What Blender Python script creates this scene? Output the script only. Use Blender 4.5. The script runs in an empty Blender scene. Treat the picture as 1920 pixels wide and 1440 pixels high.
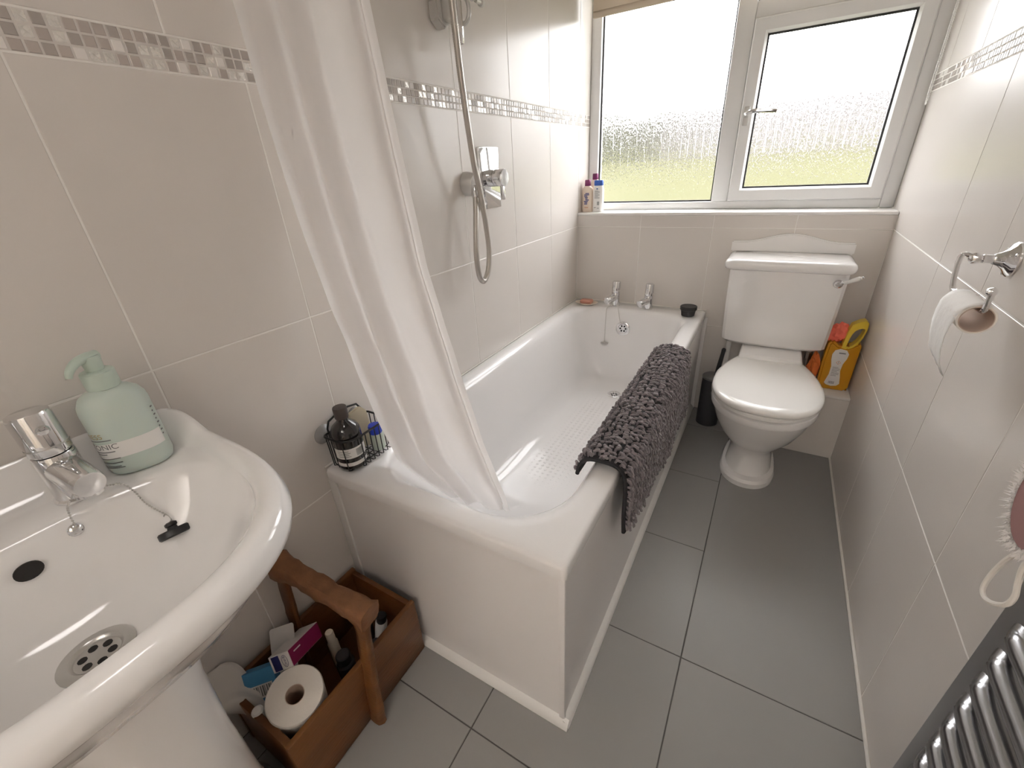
import bpy, bmesh, math, random
import numpy as np
from mathutils import Vector, Matrix
R = random.Random(7)
scn = bpy.context.scene
PI = math.pi

# ------------------------------------------------------------------ camera, world, exposure
cam_d = bpy.data.cameras.new('camera'); cam = bpy.data.objects.new('camera', cam_d)
scn.collection.objects.link(cam); scn.camera = cam
cam.location = (0.8944, -2.204, 1.1973)
cam.rotation_euler = (1.1067, 0.0534, 0.5237)
cam_d.sensor_width = 36.0; cam_d.lens = 799.34 / 1920 * 36.0
cam_d.clip_start = 0.02; cam_d.clip_end = 200

world = bpy.data.worlds.new('overcast_sky'); scn.world = world; world.use_nodes = True
bg = world.node_tree.nodes['Background']
bg.inputs['Color'].default_value = (1.0, 0.985, 0.995, 1); bg.inputs['Strength'].default_value = 6.0

def portal(name, loc, rot, sx, sy):          # sampling guide for the daylight coming in at the window opening
    l = bpy.data.lights.new(name, 'AREA'); l.shape = 'RECTANGLE'; l.size = sx; l.size_y = sy
    l.cycles.is_portal = True
    o = bpy.data.objects.new(name, l); scn.collection.objects.link(o); o.location = loc; o.rotation_euler = rot
portal('window_light_portal', (0.6425, 0.20, 1.50), (-PI/2, 0, 0), 1.27, 1.02)

def fill_light(name, loc, power, size, rot=(0, 0, 0)):
    l = bpy.data.lights.new(name, 'AREA'); l.shape = 'DISK'; l.size = size
    l.energy = power; l.color = (1.0, 0.945, 0.925)
    o = bpy.data.objects.new(name, l); scn.collection.objects.link(o); o.location = loc; o.rotation_euler = rot
fill_light('ceiling_fill_light', (0.72, -2.15, 2.265), 1.2, 0.26)      # unseen ceiling lamp added as weak fill, behind the view
fill_light('landing_fill_light', (0.80, -4.18, 1.80), 54.0, 0.30, (PI, 0, 0))     # unseen uplighter added on the landing, soft fill through the doorway

vs = scn.view_settings
vs.view_transform = 'Standard'; vs.look = 'None'; vs.exposure = 0.56; vs.gamma = 1.0; vs.use_curve_mapping = False
scn.cycles.max_bounces = 14; scn.cycles.diffuse_bounces = 8; scn.cycles.glossy_bounces = 5
scn.cycles.transmission_bounces = 8; scn.cycles.transparent_max_bounces = 12
scn.cycles.sample_clamp_indirect = 6.0

# ------------------------------------------------------------------ materials
def mat(name, col, rough=0.5, metal=0.0, spec=0.5, coat=0.0, trans=0.0, ior=1.45, noise=None, bump=None, sheen=0.0, sub=0.0, coords='Object'):
    """noise=(scale, amount, colour2, stretch) mottles the colour; bump=(scale, strength, stretch) gives fine relief"""
    m = bpy.data.materials.new(name); m.use_nodes = True
    nt = m.node_tree; b = nt.nodes['Principled BSDF']
    b.inputs['Base Color'].default_value = (*col, 1); b.inputs['Roughness'].default_value = rough
    b.inputs['Metallic'].default_value = metal; b.inputs['Specular IOR Level'].default_value = spec
    b.inputs['Coat Weight'].default_value = coat; b.inputs['Coat Roughness'].default_value = 0.06
    b.inputs['Transmission Weight'].default_value = trans; b.inputs['IOR'].default_value = ior
    b.inputs['Sheen Weight'].default_value = sheen
    if sub: b.inputs['Subsurface Weight'].default_value = sub; b.inputs['Subsurface Radius'].default_value = (0.01, 0.008, 0.006)
    tc = nt.nodes.new('ShaderNodeTexCoord')
    def nz(scale, stretch):
        mp = nt.nodes.new('ShaderNodeMapping'); mp.inputs['Scale'].default_value = stretch or (1, 1, 1)
        nt.links.new(tc.outputs[coords], mp.inputs['Vector'])
        n = nt.nodes.new('ShaderNodeTexNoise'); n.inputs['Scale'].default_value = scale; n.inputs['Detail'].default_value = 6
        nt.links.new(mp.outputs['Vector'], n.inputs['Vector']); return n
    if noise:
        sc, amt, c2 = noise[:3]; n = nz(sc, noise[3] if len(noise) > 3 else None)
        rp = nt.nodes.new('ShaderNodeValToRGB'); rp.color_ramp.elements[0].position = 0.5 - 0.5*amt; rp.color_ramp.elements[1].position = 0.5 + 0.5*amt
        rp.color_ramp.elements[0].color = (*col, 1); rp.color_ramp.elements[1].color = (*c2, 1)
        nt.links.new(n.outputs['Fac'], rp.inputs['Fac']); nt.links.new(rp.outputs['Color'], b.inputs['Base Color'])
    if bump:
        sc, st = bump[:2]; n = nz(sc, bump[2] if len(bump) > 2 else None)
        bp = nt.nodes.new('ShaderNodeBump'); bp.inputs['Strength'].default_value = st; bp.inputs['Distance'].default_value = 0.002
        nt.links.new(n.outputs['Fac'], bp.inputs['Height']); nt.links.new(bp.outputs['Normal'], b.inputs['Normal'])
    return m

M = {}
M['tile'] = mat('satin_cream_wall_tile', (0.73, 0.693, 0.660), 0.22, spec=0.5, noise=(3.0, 0.9, (0.70, 0.662, 0.628)), bump=(260, 0.06))
M['grout'] = mat('pale_grout', (0.86, 0.84, 0.81), 0.8)
M['plaster'] = mat('white_painted_plaster', (0.80, 0.785, 0.75), 0.8, bump=(60, 0.1))
M['floor'] = mat('grey_porcelain_floor_tile', (0.262, 0.255, 0.247), 0.40, noise=(5.0, 0.9, (0.285, 0.278, 0.268)), bump=(180, 0.08))
M['floor_grout'] = mat('dark_floor_grout', (0.085, 0.080, 0.076), 0.85)
M['acrylic'] = mat('white_bath_acrylic', (0.86, 0.85, 0.85), 0.14, coat=0.4)
M['panel'] = mat('white_bath_panel', (0.83, 0.81, 0.805), 0.28)
M['china'] = mat('white_vitreous_china', (0.86, 0.85, 0.845), 0.10, coat=0.6)
M['seat'] = mat('white_toilet_seat_plastic', (0.88, 0.87, 0.85), 0.16, coat=0.3)
M['upvc'] = mat('white_upvc', (0.82, 0.825, 0.83), 0.30)
M['sill'] = mat('white_sill_gloss', (0.86, 0.85, 0.83), 0.22)
M['gasket'] = mat('black_rubber_gasket', (0.02, 0.02, 0.022), 0.5)
M['chrome'] = mat('polished_chrome', (0.80, 0.80, 0.81), 0.07, metal=1.0)
M['steel'] = mat('satin_steel', (0.62, 0.61, 0.59), 0.28, metal=1.0)
M['hose'] = mat('silver_plastic_shower_hose', (0.56, 0.53, 0.49), 0.32, metal=0.75)
M['hole'] = mat('dark_hole', (0.015, 0.013, 0.012), 0.7)
M['greyplastic'] = mat('satin_grey_plastic', (0.60, 0.59, 0.57), 0.3, metal=0.35)
M['anthracite'] = mat('dark_grey_radiator_metal', (0.36, 0.36, 0.37), 0.22, metal=0.95)
M['radpost'] = mat('grey_radiator_post', (0.27, 0.27, 0.275), 0.35, metal=0.6)
M['black'] = mat('matt_black_plastic', (0.014, 0.014, 0.015), 0.45)
M['blackwire'] = mat('black_coated_wire', (0.012, 0.012, 0.013), 0.4)
M['white'] = mat('white_plastic', (0.85, 0.84, 0.82), 0.3)
M['caulk'] = mat('white_sealant', (0.80, 0.78, 0.74), 0.4, noise=(30, 0.6, (0.74, 0.71, 0.66)))
M['trugwood'] = mat('varnished_brown_wood', (0.185, 0.074, 0.020), 0.42, noise=(14, 0.8, (0.068, 0.024, 0.007), (1, 0.18, 1.6)), bump=(40, 0.4, (1, 1, 5)))
M['trugrough'] = mat('rough_hewn_brown_wood', (0.27, 0.122, 0.052), 0.6, noise=(30, 0.8, (0.12, 0.048, 0.018)), bump=(70, 0.9))
M['paper'] = mat('white_tissue_paper', (0.83, 0.79, 0.74), 0.95, bump=(220, 0.35))
M['card'] = mat('cardboard_core', (0.56, 0.44, 0.36), 0.85)
M['soapgreen'] = mat('frosted_sea_green_bottle', (0.56, 0.645, 0.60), 0.30, sub=0.25)
M['pumpgreen'] = mat('sea_green_pump_plastic', (0.52, 0.615, 0.545), 0.33)
M['labelwhite'] = mat('white_print_label', (0.80, 0.79, 0.77), 0.5)
M['labelgrey'] = mat('grey_print', (0.17, 0.18, 0.18), 0.6)
M['labelgold'] = mat('gold_print', (0.42, 0.31, 0.12), 0.45)
M['amber'] = mat('black_brown_glass', (0.012, 0.010, 0.010), 0.08, coat=0.5)
M['cap'] = mat('dark_brown_cap', (0.055, 0.043, 0.038), 0.45)
M['blue'] = mat('royal_blue_plastic', (0.025, 0.06, 0.52), 0.3)
M['palegreen'] = mat('pale_green_bottle', (0.60, 0.68, 0.60), 0.35)
M['cream'] = mat('cream_sachet', (0.66, 0.60, 0.46), 0.5)
M['clearcup'] = mat('clear_suction_cup', (0.85, 0.85, 0.86), 0.15, trans=0.75)
M['pinkbottle'] = mat('pale_peach_bottle', (0.80, 0.68, 0.57), 0.3)
M['purple'] = mat('plum_cap', (0.17, 0.02, 0.10), 0.3)
M['capblue'] = mat('cobalt_cap', (0.03, 0.10, 0.42), 0.3)
M['navyprint'] = mat('navy_print', (0.06, 0.07, 0.25), 0.5)
M['orangeprint'] = mat('orange_print', (0.60, 0.20, 0.08), 0.5)
M['soap'] = mat('terracotta_pink_soap', (0.56, 0.27, 0.20), 0.45)
M['dish'] = mat('cream_soap_dish', (0.74, 0.66, 0.56), 0.3)
M['charcoal'] = mat('charcoal_plastic', (0.030, 0.030, 0.033), 0.5)
M['lidgrey'] = mat('grey_holder_lid', (0.12, 0.12, 0.12), 0.4)
M['yellow'] = mat('translucent_amber_bottle', (0.55, 0.26, 0.010), 0.22, sub=0.2)
M['yellowsolid'] = mat('yellow_plastic', (0.72, 0.52, 0.05), 0.35)
M['coral'] = mat('coral_cloth', (0.86, 0.19, 0.13), 0.75, bump=(90, 0.3))
M['orangeglove'] = mat('orange_cloth', (0.56, 0.13, 0.025), 0.7)
M['magenta'] = mat('magenta_print', (0.22, 0.008, 0.075), 0.4)
M['boxwhite'] = mat('white_carton', (0.74, 0.72, 0.71), 0.45)
M['navy'] = mat('navy_carton_print', (0.010, 0.014, 0.13), 0.4)
M['skyblue'] = mat('sky_blue_packet', (0.06, 0.24, 0.46), 0.35)
M['tissue'] = mat('soft_white_wrap', (0.70, 0.67, 0.64), 0.6, bump=(40, 0.5))
M['porcelain'] = mat('white_porcelain_grip', (0.86, 0.85, 0.83), 0.08, coat=0.5)
M['cord'] = mat('white_cotton_cord', (0.84, 0.81, 0.76), 0.9, bump=(300, 0.4))
M['fluff'] = mat('white_terry_fluff', (0.84, 0.82, 0.80), 0.95)
M['mauve'] = mat('mauve_fabric', (0.36, 0.20, 0.20), 0.8)
M['backing'] = mat('dark_grey_mat_backing', (0.016, 0.015, 0.017), 0.8)
M['noodle'] = mat('grey_chenille', (0.25, 0.215, 0.225), 0.8, sheen=0.3, noise=(60, 0.5, (0.10, 0.086, 0.092)))
M['mosa'] = mat('grey_beige_mosaic_glass', (0.42, 0.385, 0.36), 0.2, coat=0.2)
M['mosb'] = mat('pearl_mosaic', (0.84, 0.81, 0.785), 0.2, coat=0.1)
M['mosc'] = mat('crinkled_foil_mosaic', (0.88, 0.86, 0.83), 0.25, metal=0.55, bump=(140, 1.0))
M['mosd'] = mat('warm_grey_mosaic', (0.49, 0.44, 0.41), 0.2, coat=0.2)
M['mosgrout'] = mat('grey_mosaic_grout', (0.66, 0.63, 0.60), 0.7)
M['lawn'] = mat('lawn_grass', (0.046, 0.052, 0.011), 0.9, noise=(0.9, 0.9, (0.074, 0.066, 0.016)))
M['leaf'] = mat('hedge_leaf', (0.034, 0.042, 0.020), 0.8, noise=(3, 0.9, (0.066, 0.070, 0.036)))
M['fence'] = mat('pale_timber_fence', (0.135, 0.125, 0.125), 0.85)

def curtain_mat():
    m = bpy.data.materials.new('white_shower_curtain_fabric'); m.use_nodes = True; nt = m.node_tree
    b = nt.nodes['Principled BSDF']; out = nt.nodes['Material Output']
    b.inputs['Base Color'].default_value = (0.88, 0.86, 0.855, 1); b.inputs['Roughness'].default_value = 0.7; b.inputs['Specular IOR Level'].default_value = 0.2
    t = nt.nodes.new('ShaderNodeBsdfTranslucent'); t.inputs['Color'].default_value = (0.93, 0.91, 0.90, 1)
    mx = nt.nodes.new('ShaderNodeMixShader'); mx.inputs['Fac'].default_value = 0.52
    nt.links.new(b.outputs[0], mx.inputs[1]); nt.links.new(t.outputs[0], mx.inputs[2]); nt.links.new(mx.outputs[0], out.inputs['Surface'])
    tc = nt.nodes.new('ShaderNodeTexCoord'); n = nt.nodes.new('ShaderNodeTexNoise'); n.inputs['Scale'].default_value = 24; n.inputs['Detail'].default_value = 8
    bp = nt.nodes.new('ShaderNodeBump'); bp.inputs['Strength'].default_value = 0.25; bp.inputs['Distance'].default_value = 0.004
    nt.links.new(tc.outputs['Object'], n.inputs['Vector']); nt.links.new(n.outputs['Fac'], bp.inputs['Height']); nt.links.new(bp.outputs['Normal'], b.inputs['Normal'])
    return m
M['curtain'] = curtain_mat()
M['quilted'] = mat('quilted_tissue_paper', (0.93, 0.925, 0.915), 0.9, bump=(150, 0.4))
M['blind'] = curtain_mat(); M['blind'].name = 'cream_blind_fabric'; M['blind'].node_tree.nodes['Principled BSDF'].inputs['Base Color'].default_value = (0.74, 0.66, 0.56, 1)
M['blind'].node_tree.nodes['Translucent BSDF'].inputs['Color'].default_value = (0.48, 0.43, 0.37, 1)

def glass_mats():
    """obscured glass: streaked relief on the room-side face, clear outer faces"""
    m = bpy.data.materials.new('streaked_obscure_glass'); m.use_nodes = True; nt = m.node_tree
    for n in list(nt.nodes):
        if n.type == 'BSDF_PRINCIPLED': nt.nodes.remove(n)
    out = nt.nodes['Material Output']
    tc = nt.nodes.new('ShaderNodeTexCoord')
    def layer(scale, stretch, detail):
        mp = nt.nodes.new('ShaderNodeMapping'); mp.inputs['Scale'].default_value = stretch
        nt.links.new(tc.outputs['Object'], mp.inputs['Vector'])
        n = nt.nodes.new('ShaderNodeTexNoise'); n.inputs['Scale'].default_value = scale; n.inputs['Detail'].default_value = detail
        nt.links.new(mp.outputs[0], n.inputs['Vector']); return n
    a = layer(230, (1, 1, 0.075), 3); c = layer(190, (1, 1, 0.45), 2)
    ad = nt.nodes.new('ShaderNodeMath'); ad.operation = 'ADD'
    sc = nt.nodes.new('ShaderNodeMath'); sc.operation = 'MULTIPLY'; sc.inputs[1].default_value = 0.55
    nt.links.new(c.outputs['Fac'], sc.inputs[0]); nt.links.new(a.outputs['Fac'], ad.inputs[0]); nt.links.new(sc.outputs[0], ad.inputs[1])
    bp = nt.nodes.new('ShaderNodeBump'); bp.inputs['Strength'].default_value = 1.0; bp.inputs['Distance'].default_value = 0.008
    nt.links.new(ad.outputs[0], bp.inputs['Height'])
    rf = nt.nodes.new('ShaderNodeBsdfRefraction'); rf.inputs['IOR'].default_value = 1.24; rf.inputs['Roughness'].default_value = 0.02
    nt.links.new(bp.outputs['Normal'], rf.inputs['Normal'])
    tr = nt.nodes.new('ShaderNodeBsdfTransparent')
    mx = nt.nodes.new('ShaderNodeMixShader'); mx.inputs['Fac'].default_value = 0.80
    nt.links.new(tr.outputs[0], mx.inputs[1]); nt.links.new(rf.outputs[0], mx.inputs[2])
    gl = nt.nodes.new('ShaderNodeBsdfGlossy'); gl.inputs['Roughness'].default_value = 0.08; nt.links.new(bp.outputs['Normal'], gl.inputs['Normal'])
    m2 = nt.nodes.new('ShaderNodeMixShader'); m2.inputs['Fac'].default_value = 0.03
    nt.links.new(mx.outputs[0], m2.inputs[1]); nt.links.new(gl.outputs[0], m2.inputs[2]); nt.links.new(m2.outputs[0], out.inputs['Surface'])
    k = bpy.data.materials.new('clear_glass_face'); k.use_nodes = True; nt = k.node_tree
    for n in list(nt.nodes):
        if n.type == 'BSDF_PRINCIPLED': nt.nodes.remove(n)
    tr = nt.nodes.new('ShaderNodeBsdfTransparent'); tr.inputs['Color'].default_value = (0.97, 0.98, 0.97, 1)
    gl = nt.nodes.new('ShaderNodeBsdfGlossy'); gl.inputs['Roughness'].default_value = 0.03
    mx = nt.nodes.new('ShaderNodeMixShader'); mx.inputs['Fac'].default_value = 0.03
    nt.links.new(tr.outputs[0], mx.inputs[1]); nt.links.new(gl.outputs[0], mx.inputs[2]); nt.links.new(mx.outputs[0], nt.nodes['Material Output'].inputs['Surface'])
    return m, k
M['glass'], M['glassclear'] = glass_mats()

# ------------------------------------------------------------------ mesh helpers (all in world coordinates)
COL = scn.collection
OFF = {}
def obj(name, geo, m, parent=None, sharp=35, label=None, mats=None):
    """link a (verts, faces) pair or a bmesh as one mesh object, coordinates given in the world"""
    me = bpy.data.meshes.new(name)
    if isinstance(geo, bmesh.types.BMesh):
        bmesh.ops.recalc_face_normals(geo, faces=geo.faces); geo.to_mesh(me); geo.free()
    else:
        me.from_pydata([tuple(v) for v in geo[0]], [], geo[1]); 
    if parent is not None and parent in OFF: me.transform(Matrix.Translation(-OFF[parent]))
    for mm in (mats or [m]): me.materials.append(mm if not isinstance(mm, str) else M[mm])
    if sharp:
        me.polygons.foreach_set('use_smooth', [True]*len(me.polygons)); me.set_sharp_from_angle(angle=math.radians(sharp))
    me.update()
    o = bpy.data.objects.new(name, me); COL.objects.link(o)
    if parent is not None:
        o.parent = parent; OFF[o] = OFF.get(parent, Vector())
    else: OFF[o] = Vector()
    if label: o['label'] = label
    return o
def tag(o, label, cat, group=None, kind=None):
    o['label'] = label; o['category'] = cat
    if group: o['group'] = group
    if kind: o['kind'] = kind
    return o
def thing(name, label, cat, loc=(0, 0, 0), group=None):
    o = bpy.data.objects.new(name, None); COL.objects.link(o); o.location = loc; o.empty_display_size = 0.05
    OFF[o] = Vector(loc); return tag(o, label, cat, group)
def struct(name, geo, m, label=None, cat=None, sharp=35):
    o = obj(name, geo, m, sharp=sharp); o['kind'] = 'structure'
    o['label'] = label; o['category'] = cat; return o

def BM(): return bmesh.new()
def box(bm, x0, x1, y0, y1, z0, z1, bev=0.0, seg=2, M4=None):
    r = bmesh.ops.create_cube(bm, size=1.0); vs_ = r['verts']
    T = Matrix.Translation(((x0+x1)/2, (y0+y1)/2, (z0+z1)/2)) @ Matrix.Diagonal((abs(x1-x0), abs(y1-y0), abs(z1-z0), 1))
    bmesh.ops.transform(bm, matrix=T, verts=vs_)
    if bev:
        es = list({e for v in vs_ for e in v.link_edges})
        r = bmesh.ops.bevel(bm, geom=es, offset=bev, segments=seg, affect='EDGES', profile=0.5)
        vs_ = list({v for f in r['faces'] for v in f.verts} | {v for v in vs_ if v.is_valid})
    if M4 is not None: bmesh.ops.transform(bm, matrix=M4, verts=[v for v in vs_ if v.is_valid])
    return bm
def bx(*a, **k): return box(BM(), *a, **k)
def loft(rings, cap0=True, cap1=True, closed=False):
    """rings: lists of equal length; returns (verts, faces)"""
    n = len(rings[0]); V = [p for r in rings for p in r]; F = []
    K = len(rings)
    for k in range(K if closed else K-1):
        a, b = k*n, ((k+1) % K)*n
        for i in range(n):
            j = (i+1) % n; F.append((a+i, a+j, b+j, b+i))
    if not closed:
        if cap0: F.append(tuple(range(n-1, -1, -1)))
        if cap1: F.append(tuple(range((K-1)*n, K*n)))
    return V, F
def join(*gs):
    V, F = [], []
    for v, f in gs:
        o = len(V); V += [tuple(p) for p in v]; F += [tuple(i+o for i in q) for q in f]
    return V, F
def frame_from(d, up=Vector((0, 0, 1))):
    d = Vector(d).normalized(); up = Vector(up)
    if abs(d.dot(up)) > 0.98: up = Vector((0, 1, 0))
    a = up.cross(d).normalized(); b = d.cross(a); return a, b, d
def lathe(prof, base, axis=(0, 0, 1), seg=28, sx=1.0, sy=1.0, up=(0, 0, 1), caps=True):
    """prof = [(r, h)...] along the axis from base; elliptical with sx, sy"""
    a, b, d = frame_from(axis, Vector(up)); base = Vector(base); rings = []
    for r, h in prof:
        rings.append([base + d*h + a*(r*sx*math.cos(2*PI*i/seg)) + b*(r*sy*math.sin(2*PI*i/seg)) for i in range(seg)])
    return loft(rings, caps, caps)
def catmull(pts, n=8):
    P = [Vector(p) for p in pts]; P = [P[0]*2-P[1]] + P + [P[-1]*2-P[-2]]; out = []
    for i in range(1, len(P)-2):
        for k in range(n):
            t = k/n; a, b, c, d = P[i-1], P[i], P[i+1], P[i+2]
            out.append(0.5*((2*b)+(c-a)*t+(2*a-5*b+4*c-d)*t*t+(3*b-a-3*c+d)*t**3))
    out.append(P[-2]); return out
def tube(pts, rad, seg=10, smooth=0, closed=False, caps=True):
    P = catmull(pts, smooth) if smooth else [Vector(p) for p in pts]
    n = len(P); rad = rad if callable(rad) else (lambda i, n, r=rad: r)
    t0 = (P[1]-P[0]).normalized(); a, b, _ = frame_from(t0); rings = []
    for i in range(n):
        if closed: t = (P[(i+1) % n]-P[i-1]).normalized()
        else: t = (P[min(i+1, n-1)]-P[max(i-1, 0)]).normalized()
        a = (a - t*a.dot(t)).normalized(); b = t.cross(a)
        r = rad(i, n)
        rings.append([P[i] + a*(r*math.cos(2*PI*k/seg)) + b*(r*math.sin(2*PI*k/seg)) for k in range(seg)])
    return loft(rings, caps, caps, closed=closed)
def resample(P, step):
    out = [P[0]]; acc = 0
    for i in range(1, len(P)):
        seg = P[i]-P[i-1]; L = seg.length; t = step-acc
        while t <= L: out.append(P[i-1]+seg*(t/L)); t += step
        acc = (acc+L) % step
    return out
def prism(outline, origin, u, v, w0, w1, bev=0.0, holes=None):
    """2D outline extruded along u x v from w0 to w1, as a bmesh"""
    u, v = Vector(u), Vector(v); n = u.cross(v); o = Vector(origin); bm = BM()
    top = [bm.verts.new(o+u*a+v*b+n*w1) for a, b in outline]; f = bm.faces.new(top)
    r = bmesh.ops.extrude_face_region(bm, geom=[f]); vv = [g for g in r['geom'] if isinstance(g, bmesh.types.BMVert)]
    bmesh.ops.translate(bm, verts=vv, vec=n*(w0-w1))
    if bev:
        es = [e for e in bm.edges if len(e.link_faces) == 2 and e.calc_face_angle(0) > 0.7]
        bmesh.ops.bevel(bm, geom=es, offset=bev, segments=2, affect='EDGES')
    return bm
def ell(cx, cy, rx, ry, n=24, a0=0, a1=2*PI):
    return [(cx+rx*math.cos(a0+(a1-a0)*i/n), cy+ry*math.sin(a0+(a1-a0)*i/n)) for i in range(n)]
def rrect(x0, x1, y0, y1, r, nc=6, ns=6):
    """rounded rectangle, same point count whatever the size; r may be one per corner (++,-+,--,+-)"""
    rs = r if isinstance(r, (tuple, list)) else (r,)*4; pts = []
    cs = [(x1-rs[0], y1-rs[0], 0, rs[0]), (x0+rs[1], y1-rs[1], 1, rs[1]), (x0+rs[2], y0+rs[2], 2, rs[2]), (x1-rs[3], y0+rs[3], 3, rs[3])]
    for k, (cx, cy, q, rr) in enumerate(cs):
        arc = [(cx+rr*math.cos(PI/2*(q+i/nc)), cy+rr*math.sin(PI/2*(q+i/nc))) for i in range(nc+1)]
        pts += arc
        nx, ny, nq, nr = cs[(k+1) % 4]; e = (nx+nr*math.cos(PI/2*nq), ny+nr*math.sin(PI/2*nq)) if (k+1) % 4 else (cs[0][0]+rs[0], cs[0][1])
        s = arc[-1]
        pts += [(s[0]+(e[0]-s[0])*i/ns, s[1]+(e[1]-s[1])*i/ns) for i in range(1, ns)]
    return pts
def r3(pts, z): return [(a, b, z) for a, b in pts]
TXT = {}
def text_geo(body, size):
    """flat lettering: 2D verts and faces, from the built-in font"""
    cu = bpy.data.curves.new('lettering', 'FONT'); cu.body = body; cu.size = size; cu.align_x = 'CENTER'; cu.align_y = 'CENTER'
    o = bpy.data.objects.new('lettering', cu); COL.objects.link(o); bpy.context.view_layer.update()
    dg = bpy.context.evaluated_depsgraph_get(); me = o.evaluated_get(dg).to_mesh()
    V = [(v.co.x, v.co.y) for v in me.vertices]; F = [tuple(p.vertices) for p in me.polygons]
    bpy.data.objects.remove(o); return V, F
def on_plane(g, origin, u, v, lift=0.0):
    u, v = Vector(u).normalized(), Vector(v).normalized(); n = u.cross(v); o = Vector(origin)+n*lift
    return [o+u*a+v*b for a, b in g[0]], g[1]
def rect2(x0, x1, y0, y1): return [(x0, y0), (x1, y0), (x1, y1), (x0, y1)], [(0, 1, 2, 3)]

# ------------------------------------------------------------------ the room
W = 1.2847; ZH, ZH2, ZM0, ZM1 = 0.919, 0.465, 1.3688, 1.4195; CEIL = 2.30; YF = -2.75; YW = 0.14
SILL = 0.985; HEAD = 2.02; G = 0.0028
TH = 0.009
tile_cache = {}
AX = {'left': (Vector((0, 1, 0)), Vector((0, 0, 1)), Vector((1, 0, 0))), 'right': (Vector((0, -1, 0)), Vector((0, 0, 1)), Vector((-1, 0, 0))),
      'back': (Vector((1, 0, 0)), Vector((0, 0, 1)), Vector((0, -1, 0))), 'floor': (Vector((1, 0, 0)), Vector((0, 1, 0)), Vector((0, 0, 1)))}
def tile(side, plane, a0, a1, b0, b1, m, parent, name='tile', gap=G, ch=0.0009, proud=0.0, th=TH):
    """one tile: a/b run along the wall's two directions (world values), its face lies in the wall plane"""
    u, v, n = AX[side]; w, h = a1-a0-gap, b1-b0-gap; key = (side, round(w, 4), round(h, 4), m, th)
    if key not in tile_cache:
        hw, hh = w/2, h/2
        V = [u*a+v*b-n*th for a, b in ((-hw, -hh), (hw, -hh), (hw, hh), (-hw, hh))]
        V += [u*a+v*b-n*ch for a, b in ((-hw, -hh), (hw, -hh), (hw, hh), (-hw, hh))]
        V += [u*a+v*b for a, b in ((-hw+ch, -hh+ch), (hw-ch, -hh+ch), (hw-ch, hh-ch), (-hw+ch, hh-ch))]
        F = [(8, 9, 10, 11)]
        for k in range(4):
            j = (k+1) % 4; F += [(4+k, 4+j, 8+j, 8+k), (k, j, 4+j, 4+k)]
        me = bpy.data.meshes.new(name); me.from_pydata([tuple(p) for p in V], [], F); me.materials.append(M[m]); tile_cache[key] = me
    o = bpy.data.objects.new(name, tile_cache[key]); COL.objects.link(o); o.parent = parent
    ca, cb = (a0+a1)/2, (b0+b1)/2
    o.location = {'left': (plane+proud, ca, cb), 'right': (plane-proud, ca, cb), 'back': (ca, plane-proud, cb), 'floor': (ca, cb, plane+proud)}[side]
    return o

floor = struct('floor', bx(-0.12, W+0.12, YF-0.1, 0.26, -0.14, -0.0016), 'floor_grout', 'grey tiled bathroom floor with thin dark joints', 'floor', 0)
fxs = [-0.0, 0.073, 0.479, 0.885, W]; fys = [YF, -2.62, -2.215, -1.810, -1.4025, -0.999, -0.595, -0.19, 0.0]
for i in range(4):
    j = 0
    while j < len(fys)-1:
        e = j+1
        if i == 3 and abs(fys[j]+1.4025) < 1e-6: e = j+3          # the long piece in front of the toilet
        tile('floor', 0.0, fxs[i], fxs[i+1], fys[j], fys[e], 'floor', floor, 'floor_tile', gap=0.003); j = e
ceiling = struct('ceiling', bx(-0.12, W+0.12, YF-0.1, 0.26, CEIL, CEIL+0.1), 'plaster', 'plain white painted ceiling', 'ceiling', 0)
wf = BM(); DX0, DX1, DZ = 0.40, 1.20, 2.03
box(wf, -0.12, DX0, YF-0.1, YF, 0, CEIL); box(wf, DX1, W+0.12, YF-0.1, YF, 0, CEIL); box(wf, DX0, DX1, YF-0.1, YF, DZ, CEIL)
wall_front = struct('wall_front', wf, 'plaster', 'plain white painted wall with the open doorway', 'wall', 0)
dj = BM(); box(dj, DX0-0.05, DX0+0.012, YF-0.112, YF+0.012, 0, DZ, bev=0.003); box(dj, DX1-0.012, DX1+0.05, YF-0.112, YF+0.012, 0, DZ, bev=0.003); box(dj, DX0-0.05, DX1+0.05, YF-0.112, YF+0.012, DZ-0.012, DZ+0.05, bev=0.003)
trim_2 = struct('trim_2', dj, 'white', 'white door surround of the open doorway', 'door frame')
hl = BM(); HY = YF-0.1
box(hl, -0.7, -0.6, HY-1.5, HY, 0, CEIL); box(hl, 2.0, 2.1, HY-1.5, HY, 0, CEIL); box(hl, -0.7, 2.1, HY-1.6, HY-1.5, 0, CEIL); box(hl, -0.6, -0.12, HY, HY+0.02, 0, CEIL); box(hl, W+0.12, 2.0, HY, HY+0.02, 0, CEIL)
wall_landing = struct('wall_landing', hl, 'plaster', 'white walls of the landing beyond the doorway', 'wall', 0)
floor_landing = struct('floor_landing', bx(-0.7, 2.1, HY-1.6, HY, -0.14, 0.0), 'card', 'plain landing floor beyond the doorway', 'floor', 0)
ceiling_landing = struct('ceiling_landing', bx(-0.7, 2.1, HY-1.6, HY, CEIL, CEIL+0.1), 'plaster', 'white landing ceiling beyond the doorway', 'ceiling', 0)

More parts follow.
